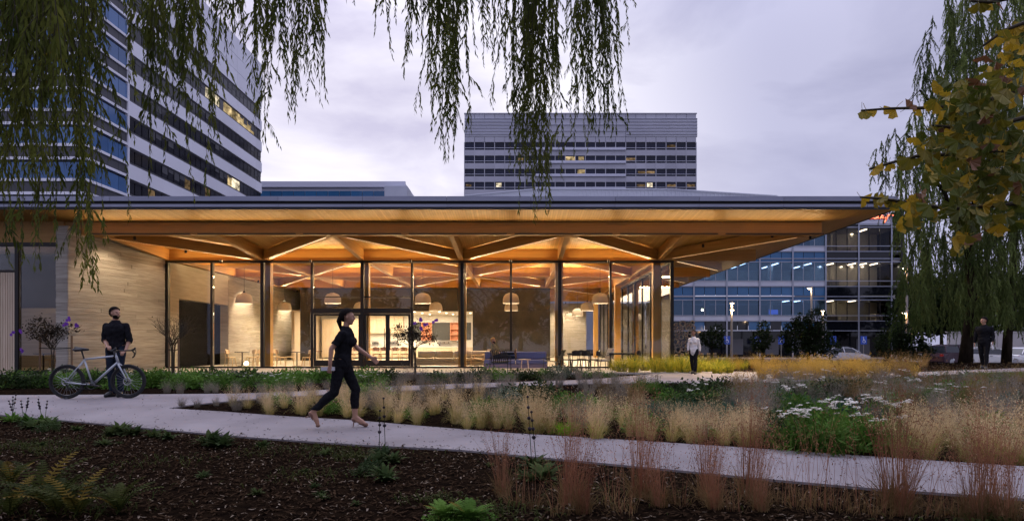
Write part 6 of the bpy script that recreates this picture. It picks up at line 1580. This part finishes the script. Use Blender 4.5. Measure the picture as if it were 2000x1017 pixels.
def f_rosette(mb, rr, spikes=0, h=.42):
    for _ in range(46):
        a = rr.uniform(0, 2*PI); out = Vector((math.cos(a), math.sin(a), 0)); side = Vector((-out.y, out.x, 0)); L_ = rr.uniform(.12, .24); ang = rr.uniform(.2, 1.0); c = out*rr.uniform(0, .05); pts = [c]
        for i in range(3): pts.append(pts[-1]+(out*math.sin(ang)+Vector((0, 0, math.cos(ang))))*L_/3); ang += .4
        w = L_*.13; mb.add([pts[0]-side*w*.4, pts[0]+side*w*.4, pts[1]+side*w, pts[1]-side*w, pts[2]+side*w*.8, pts[2]-side*w*.8, pts[3]], [(0, 1, 2, 3), (3, 2, 4, 5), (5, 4, 6)], 0)
    for k in range(spikes):
        a = rr.uniform(0, 2*PI); b = Vector((.07*math.cos(a), .05*math.sin(a), .05)); t = b+Vector((rr.gauss(0, .035), rr.gauss(0, .03), h*rr.uniform(.75, 1.1))); mb.tube([b, t], .004, 5, 0)
        nw = rr.choice([3, 4])
        for j in range(nw):
            c = t.lerp(b, j*.16); R_ = .017+.003*j
            for q in range(10):
                a2 = 2*PI*q/10; d = Vector((math.cos(a2), math.sin(a2), rr.uniform(-.2, .6))).normalized(); e = Vector((-math.sin(a2), math.cos(a2), 0)); mb.add([c, c+d*R_*.7+e*R_*.35, c+d*R_*1.3, c+d*R_*.7-e*R_*.35], [(0, 1, 2, 3)], 1)
            mb.ball(tuple(c), R_*.8, 8, 5, 1)
PM['midgreen'] = mat('dull_garden_leaf', (.030, .052, .016), (.068, .092, .028), (4, 4, 4), .7, spec=.04, transl=.3, rnd=.3)
KV = dict(
 tan=variants(f_tan, 6, [PM['tan'], PM['tanblade']], 'tan_grass'), red=variants(f_red, 5, [PM['red'], PM['redblade']], 'rust_grass'), redthin=variants(f_redthin, 4, [PM['red'], PM['redblade']], 'rust_grass'), sedge=variants(f_sedge, 4, [PM['sedge']], 'brown_sedge'), grey=variants(f_sedge, 4, [PM['grey']], 'grey_sedge'),
 gold=variants(f_gold, 4, [PM['gold']], 'gold_grass'), lime=variants(f_lime, 4, [PM['lime'], PM['green']], 'fountain_grass'), teal=variants(f_teal, 3, [PM['teal']], 'teal_grass'), bright=variants(f_bright, 1, [PM['bright']], 'bright_grass'),
 mound=variants(f_mound, 4, [PM['green']], 'leafy_mound'), dmound=variants(f_mound, 4, [PM['dgreen']], 'dark_mound'), gmound=variants(f_mound, 3, [PM['ggreen']], 'grey_mound'), daisy=variants(f_mound_fl, 4, [PM['green'], PM['white']], 'flowering_mound'), yarrow=variants(f_yarrow, 5, [PM['green'], PM['white']], 'yarrow'),
 fern=variants(f_fern, 4, [PM['fern'], PM['oldfern']], 'fern'), limefern=variants(lambda mb, rr: (f_fern(mb, rr, 40, .34), leafdome(mb, rr, 500, .3, .14, .06, 0, .35)), 2, [PM['green'], PM['oldfern']], 'fern'), rosette=variants(lambda mb, rr: f_rosette(mb, rr, 0), 4, [PM['midgreen'], PM['spike']], 'leafy_rosette'), salvia=variants(lambda mb, rr: f_rosette(mb, rr, 3), 3, [PM['green'], PM['spike']], 'salvia'), tallsalvia=variants(lambda mb, rr: f_rosette(mb, rr, 2, .62), 2, [PM['dgreen'], PM['spike']], 'salvia'))
INFO = dict(  # object name, category, group, phrase
 tan=('tan_grass', 'ornamental grass', 'feathery tan grass tufts', 'feathery tan grass tuft'), red=('rust_grass', 'ornamental grass', 'upright rust brown grasses', 'upright rust brown grass clump'), redthin=('rust_grass', 'ornamental grass', 'upright rust brown grasses', 'sparse rust brown grass'), sedge=('brown_sedge', 'sedge', 'dark brown sedges', 'dark brown sedge tuft'), grey=('grey_sedge', 'sedge', 'grey brown sedges', 'grey brown sedge tuft'),
 gold=('gold_grass', 'ornamental grass', 'golden grasses lit from the eave', 'golden grass tuft'), lime=('fountain_grass', 'ornamental grass', 'yellow green fountain grasses', 'yellow green fountain grass'), teal=('teal_grass', 'ornamental grass', 'blue green grasses', 'blue green grass tuft'), bright=('bright_grass', 'ornamental grass', None, 'small bright green round grass tuft'),
 mound=('leafy_plant', 'plant', 'green leafy mounds', 'green leafy mound'), dmound=('dark_leafed_plant', 'plant', 'dark green mounds', 'dark green leafy mound'), gmound=('grey_leafed_plant', 'plant', 'grey green mounds', 'grey green leafy mound'), daisy=('flowering_plant', 'plant', 'green mounds with small white flowers', 'green mound with tiny white flowers'), yarrow=('yarrow', 'flower', 'white yarrow plants', 'white flat headed yarrow'),
 fern=('fern', 'fern', 'dim ferns in the front bed', 'dim sword fern'), limefern=('fern', 'fern', None, 'wide bright fern clump'), rosette=('leafy_rosette', 'plant', 'low leafy plants in the front bed', 'low leafy rosette'), salvia=('salvia', 'flower', 'salvias with dark whorled spikes', 'salvia with dark whorled spikes'), tallsalvia=('salvia', 'flower', 'salvias with dark whorled spikes', 'tall salvia with dark spikes'))
REG = []
pr = random.Random(2024)
def plant(kind, px, py, scale=1.0, row='', z=None):
    x, d, zz = G(px, py); o = link(INFO[kind][0], pr.choice(KV[kind]), None, (x, d, zz if z is None else z), (pr.gauss(0, .05), pr.gauss(0, .05), pr.uniform(0, 2*PI)), (scale*pr.uniform(.92, 1.08), scale*pr.uniform(.92, 1.08), scale*pr.uniform(.88, 1.12)))
    REG.append((kind, row, px, py, o)); return o
def ok_bed(px, py):
    return not (NEAR(px)+1 > py > FAR(px)-1 and px > 320)
j = lambda a: pr.gauss(0, a)
# front edge of the middle bed
px = 372
while px < 1500:
    plant('grey' if px < 470 else 'tan', px+j(11), FAR(px)-8+j(2.5), (.42 if px < 440 else .6 if px < 560 else .78 if px < 720 else .86)*pr.uniform(.72, 1.12), 'front row'); px += 28 if px < 600 else 31
px = 480
while px < 1500:
    if FAR(px)-25 > UBOT(px)+4: plant('grey' if px < 560 else pr.choice(['tan', 'tan', 'tan', 'tan', 'mound', 'grey']), px+j(14), FAR(px)-25+j(4), (.6 if px < 640 else .85)*pr.uniform(.75, 1.15), 'second row')
    px += 46
px = 700
while px < 1240:
    plant(pr.choice(['tan', 'mound', 'grey', 'dmound', 'tan', 'sedge']), px+j(14), FAR(px)-44+j(5), .8*pr.uniform(.75, 1.15), 'third row'); px += 55
px = 1760
while px < 2160:
    plant('tan', px+j(10), FAR(px)-9+j(3), pr.uniform(.72, 1.0), 'front row'); plant('tan', px+18+j(10), FAR(px)-32+j(5), pr.uniform(.7, 1.0), 'second row'); plant(pr.choice(['tan', 'grey', 'mound']), px+9+j(10), FAR(px)-56+j(5), pr.uniform(.6, .9), 'third row'); px += 42
# back of the middle bed, beside the upper path
px = 560
while px < 1290:
    y = UBOT(px)+5+j(1.5)
    if y < FAR(px)-40 or px < 700: plant('grey', px+j(10), y, .55 if px < 760 else .7, 'back row')
    px += 38
for px, py, k, s_ in ((1045, 781, 'dmound', 1.15), (1008, 787, 'dmound', .9), (1072, 790, 'dmound', .9), (985, 795, 'gmound', .9), (1130, 800, 'mound', .8), (1160, 805, 'mound', .7), (1098, 797, 'mound', .7), (960, 790, 'grey', .9), (1200, 792, 'grey', .9), (1240, 785, 'sedge', .9), (1180, 778, 'sedge', .8), (1215, 772, 'grey', .8), (1150, 775, 'grey', .8)):
    plant(k, px, py, s_, 'mid bed')
plant('bright', 1105, 848, 1.0, 'front row'); plant('tan', 1048, 846, 1.05, 'front row')
# low filling between the tufts
px = 470
while px < 1500:
    lo, hi = UBOT(px)+8, FAR(px)-12
    for q in range(1 if px < 640 else 2):
        plant(pr.choice(['tan', 'tan', 'grey', 'mound', 'sedge', 'tan']), px+j(12), pr.uniform(max(lo, hi-44), hi), pr.uniform(.42, .66), 'low filling')
    px += 33
# teal grass drift
for i in range(11): plant('teal', 1262+i*15+j(4), 818+(i % 3)*7+j(2), .95, 'drift')
# right middle drifts of yarrow and mounds
for px, py, s_ in ((1560, 876, .95), (1600, 884, 1.05), (1645, 872, 1.15), (1690, 880, 1.05), (1665, 856, 1.0), (1545, 838, .8), (1840, 792, .9), (1862, 800, .85), (1800, 786, .8), (1525, 792, .75), (1560, 800, .8), (1255, 762, .7), (1285, 768, .7), (1585, 768, .75), (1620, 760, .75), (1535, 762, .7), (1740, 762, .7), (1770, 758, .7), (1690, 752, .6), (1375, 795, .8), (1480, 768, .7), (1712, 866, .9), (1720, 790, .8)):
    plant('yarrow', px, py, s_, 'in the right beds')
for px, py, s_ in ((1330, 778, 1.05), (1365, 786, 1.1), (1400, 772, 1.0), (1345, 800, .9), (1390, 800, .9), (1580, 788, 1.0), (1620, 782, 1.0), (1660, 776, .9), (1540, 776, .8), (1500, 850, .8), (1530, 868, .9), (1515, 836, .8), (1700, 806, .8)):
    plant('dmound', px, py, s_, 'in the right beds')
for px, py, s_ in ((1580, 850, 1.0), (1620, 842, 1.0), (1560, 822, .9), (1740, 812, .8), (1850, 778, .8), (1305, 790, .8), (1420, 790, .7), (1720, 878, .85), (1950, 760, .7), (1900, 768, .7)):
    plant('mound', px, py, s_, 'in the right beds')
r_ = 0
for py, step in ((752, 30), (762, 34), (774, 38), (788, 44), (804, 50), (822, 56), (842, 62)):
    px = 1440 if py > 760 else 1560
    while px < 2160:
        k = pr.choices(['sedge', 'grey', 'teal', 'gmound'], (.5, .3, .1, .1))[0] if px > 1700 or py < 800 else pr.choices(['grey', 'teal', 'sedge'], (.5, .3, .2))[0]
        if py > UBOT(px)+6 and py < FAR(px)-45: plant(k, px+j(9), py+j(3), .85, f'row {r_}')
        px += step
    r_ += 1
for i in range(5): plant('grey', 1425+i*20, 800+i*7+j(3), .8, 'mid bed')
# bed between upper path and terrace
px = 15
while px < 760:
    lit = 500 < px < 700
    plant(pr.choice(['daisy', 'daisy', 'mound']) if lit else pr.choice(['mound', 'mound', 'dmound', 'daisy']), px+j(6), 757+j(2.5)-(6 if px > 560 else 0), .98+.12*pr.random(), 'bed front'); px += 24
px = 30
while px < 760:
    plant(pr.choice(['mound', 'dmound', 'mound', 'gmound']) if px < 500 else pr.choice(['daisy', 'mound']), px+j(8), 745+j(2), 1.0, 'bed back'); px += 32
px = 330
while px < 720: plant('grey', px+j(8), UTOP(px)-4+j(1), .45, 'bed edge'); px += 34
for px, py, k, s_ in ((770, 745, 'dmound', .8), (800, 742, 'grey', .8), (845, 748, 'dmound', 1.05), (868, 746, 'mound', .8), (900, 745, 'dmound', .85), (935, 744, 'dmound', 1.0), (960, 740, 'mound', 1.0), (985, 742, 'mound', .9), (1010, 740, 'dmound', 1.0), (1035, 741, 'dmound', .9), (1060, 738, 'mound', .8), (1090, 737, 'gmound', 1.1), (1118, 737, 'gmound', .9), (1145, 737, 'daisy', .7), (1172, 736, 'daisy', .7), (1075, 742, 'dmound', .8), (740, 750, 'dmound', .7), (820, 750, 'grey', .8), (785, 752, 'grey', .8), (880, 748, 'grey', .7), (915, 748, 'grey', .8), (1130, 741, 'grey', .7), (1165, 740, 'grey', .7), (1195, 738, 'daisy', .6), (950, 748, 'grey', .7)):
    plant(k, px, py, s_, 'before the terrace')
# yellow grasses at the glass corner, gold drifts beyond
for i in range(16): plant('lime', 1200+i*15+j(4), 727+(i % 2)*2+j(.6), pr.uniform(.95, 1.35), 'corner row')
for i in range(8): plant('lime', 1212+i*28+j(4), 722+j(.5), 1.25, 'rear corner row')
for i in range(9): plant('gold' if i % 3 else 'lime', 1376+i*13+j(3), 720+j(1), .85, 'beyond the woman')
for i in range(24): plant('gold' if i < 17 or i % 2 else 'sedge', 1486+i*13+j(5), 740-abs(i-5)*.25+j(1.6), pr.uniform(.6, 1.0), 'drift front')
for i in range(16): plant('gold', 1500+i*14+j(4), 731+j(1.5), pr.uniform(.65, 1.1), 'drift back')
# dark sedge bank in front of the car park
for r2, (py, step, p0) in enumerate(((716, 17, 1440), (711, 16, 1400), (706, 15, 1400))):
    px = p0
    while px < 2060:
        if not (1480 < px < 1720 and py > 714): plant('sedge' if px > 1500 or pr.random() < .5 else 'dmound', px+j(4), py+j(1)-(4 if px > 1800 else 0), 1.0, f'bank row {r2}')
        px += step
for i in range(9): plant('dmound', 1500+i*17+j(3), 712+j(.6), .95, 'low hedge')
# front bed: rust grasses, ferns, salvias, rosettes
for px, py, s_ in ((982, 968, .72), (1112, 986, .98), (1138, 1002, .7), (1251, 972, 1.02), (1288, 988, .66), (1378, 974, .84), (1396, 992, .66), (1462, 976, .95), (1486, 996, .66), (1745, 990, 1.12), (1762, 1006, .8), (1926, 1008, 1.0), (1902, 1014, .86), (1962, 1016, .8)):
    plant('red', px, py, s_, 'front bed')
for px, py, s_ in ((1008, 985, .8), (1042, 990, .7), (1090, 1004, .7), (1200, 988, .8), (1222, 1000, .7), (1330, 985, .78), (1430, 996, .7), (1530, 986, .85), (1562, 990, .92), (1592, 992, .95), (1640, 994, .9), (1682, 1000, .9), (1715, 1008, .7), (1805, 1006, .85), (1842, 1008, .85), (1872, 1012, .8), (1990, 1014, .9), (1985, 1005, .8)):
    plant('redthin', px, py, s_, 'front bed')
for px, py, s_ in ((22, 950, .8), (78, 985, .95), (112, 1002, .95), (150, 1008, .8), (232, 1000, .85), (18, 1010, .8)): plant('fern', px, py, s_, 'front bed')
for px, py, s_ in ((872, 1019, .6), (918, 1023, .58)): plant('limefern', px, py, s_, 'front bed')
for px, py in ((22, 824), (54, 826), (82, 828)): plant('salvia', px, py, .95, 'path edge')
for px, py, s_ in ((748, 896, .95), (1042, 916, .95)): plant('tallsalvia', px, py, s_, 'path edge')
for px, py, s_ in ((100, 832, 1.0), (60, 836, .9), (235, 848, 1.1), (262, 850, 1.0), (215, 852, .8), (300, 855, .9), (330, 858, .8), (150, 842, .6), (408, 870, 1.1), (432, 873, 1.15), (512, 874, .6), (205, 870, .6), (636, 888, .5), (735, 906, .9), (768, 903, .8), (752, 938, .8), (1062, 937, .95), (1034, 940, .7)):
    plant('rosette', px, py, s_, 'front bed')
for i in range(15):
    px = pr.uniform(20, 960); py = pr.uniform(NEAR(px)+14, 1005)
    plant(pr.choice(['rosette', 'rosette', 'dmound']), px, py, pr.uniform(.22, .42) , 'weeds of the front bed')
# thin low growth over the mulch: nobody could count it
cov = MB(); cr = random.Random(31); k_ = 0
cent = [(cr.uniform(-8, 3.4), cr.uniform(4.2, 8.4), cr.uniform(.12, .42)) for _ in range(46)]
while k_ < 4200:
    cx_, cy_, sg = cr.choice(cent); x = cr.gauss(cx_, sg); y = cr.gauss(cy_, sg*.8)
    if y < 3.9: continue
    z = float(gz(x, y)); u, v = pix(x, y, z)
    if v < NEAR(u)+4: continue
    a = cr.uniform(0, 2*PI); h = cr.uniform(.02, .075); l = Vector((math.cos(a), math.sin(a), 0)); w = Vector((-l.y, l.x, 0))*cr.uniform(.003, .009); p0 = Vector((x, y, z)); p1 = p0+l*h*.6+Vector((0, 0, h*.8)); p2 = p0+l*h*1.4+Vector((0, 0, h*.7))
    cov.add([p0-w*.4, p0+w*.4, p1+w, p2, p1-w], [(0, 1, 2, 4), (4, 2, 3)]); k_ += 1
tag(cov.build('ground_cover', PM['fern']), kind='stuff')
# fresh grass on the lawn patch: nobody could count it
gb = MB(); gr = random.Random(4)
for i in range(5200):
    px = gr.uniform(1885, 2150); t = gr.random(); y0_ = float(np.interp(px, [1880, 2000, 2300], [729, 727, 717]))+1; y1_ = float(np.interp(px, [1880, 2300], [742, 750]))-1
    x, d, z = G(px, y0_+(y1_-y0_)*t); a = gr.uniform(0, PI); h = gr.uniform(.04, .10); dx, dy = math.cos(a)*.012, math.sin(a)*.012; lx, ly = gr.gauss(0, .02), gr.gauss(0, .02)
    gb.add([(x-dx, y_ := d-dy, z), (x+dx, d+dy, z), (x+lx, d+ly, z+h)], [(0, 1, 2)])
tag(gb.build('grass', PM['green']), kind='stuff')

# ------------------------------------------------------------------ labels of the planting
LM = [(20, 'left edge'), (105, 'staked sapling'), (200, 'bicycle'), (338, 'bare sapling'), (430, 'dark doorway'), (540, 'left timber column'), (640, 'walking woman'), (730, 'entrance doors'), (812, 'slender sapling'), (890, 'beige sofa'), (975, 'lounging man'), (1050, 'blue sofa'), (1132, 'dining table'), (1215, 'dark corner table'), (1300, 'glass corner'), (1358, 'woman in white'), (1430, 'tall lamp post'), (1510, 'leaning office sign'), (1580, 'round dark tree'), (1650, 'silver car'), (1758, 'dark rounded shrub'), (1862, 'maroon car'), (1922, 'man in black'), (1990, 'right edge')]
LM = [(p, n.replace('leaning office sign', 'blue signs')) for p, n in LM]
ORD = ['first', 'second', 'third', 'fourth', 'fifth', 'sixth', 'seventh', 'eighth', 'ninth', 'tenth', 'eleventh', 'twelfth']
ROWN = {f'row {i}': n for i, n in enumerate(('farthest row', 'second farthest row', 'third farthest row', 'middle row', 'third nearest row', 'second nearest row', 'nearest row'))}
ROWN.update({'bank row 0': 'front of the bank', 'bank row 1': 'middle of the bank', 'bank row 2': 'rear of the bank', 'in the right beds': 'right beds'})
cells = {}
for kind, row, px, py, o in REG:
    key = (INFO[kind][3], ROWN.get(row, row), min(LM, key=lambda q: abs(q[0]-px))[1]); cells.setdefault(key, []).append((px, kind, o))
for (phrase, row, lm), items in cells.items():
    items.sort(key=lambda q: q[0])
    for i, (px, kind, o) in enumerate(items):
        sfx = '' if len(items) == 1 else (', left one' if i == 0 else ', right one') if len(items) == 2 else f', {ORD[min(i, 11)]} from left'
        pos = f'at the {lm}' if lm.endswith('edge') else f'below the {lm}'
        o['label'] = f'{phrase}, {row}, {pos}{sfx}'; o['category'] = INFO[kind][1]
        if INFO[kind][2]: o['group'] = INFO[kind][2]
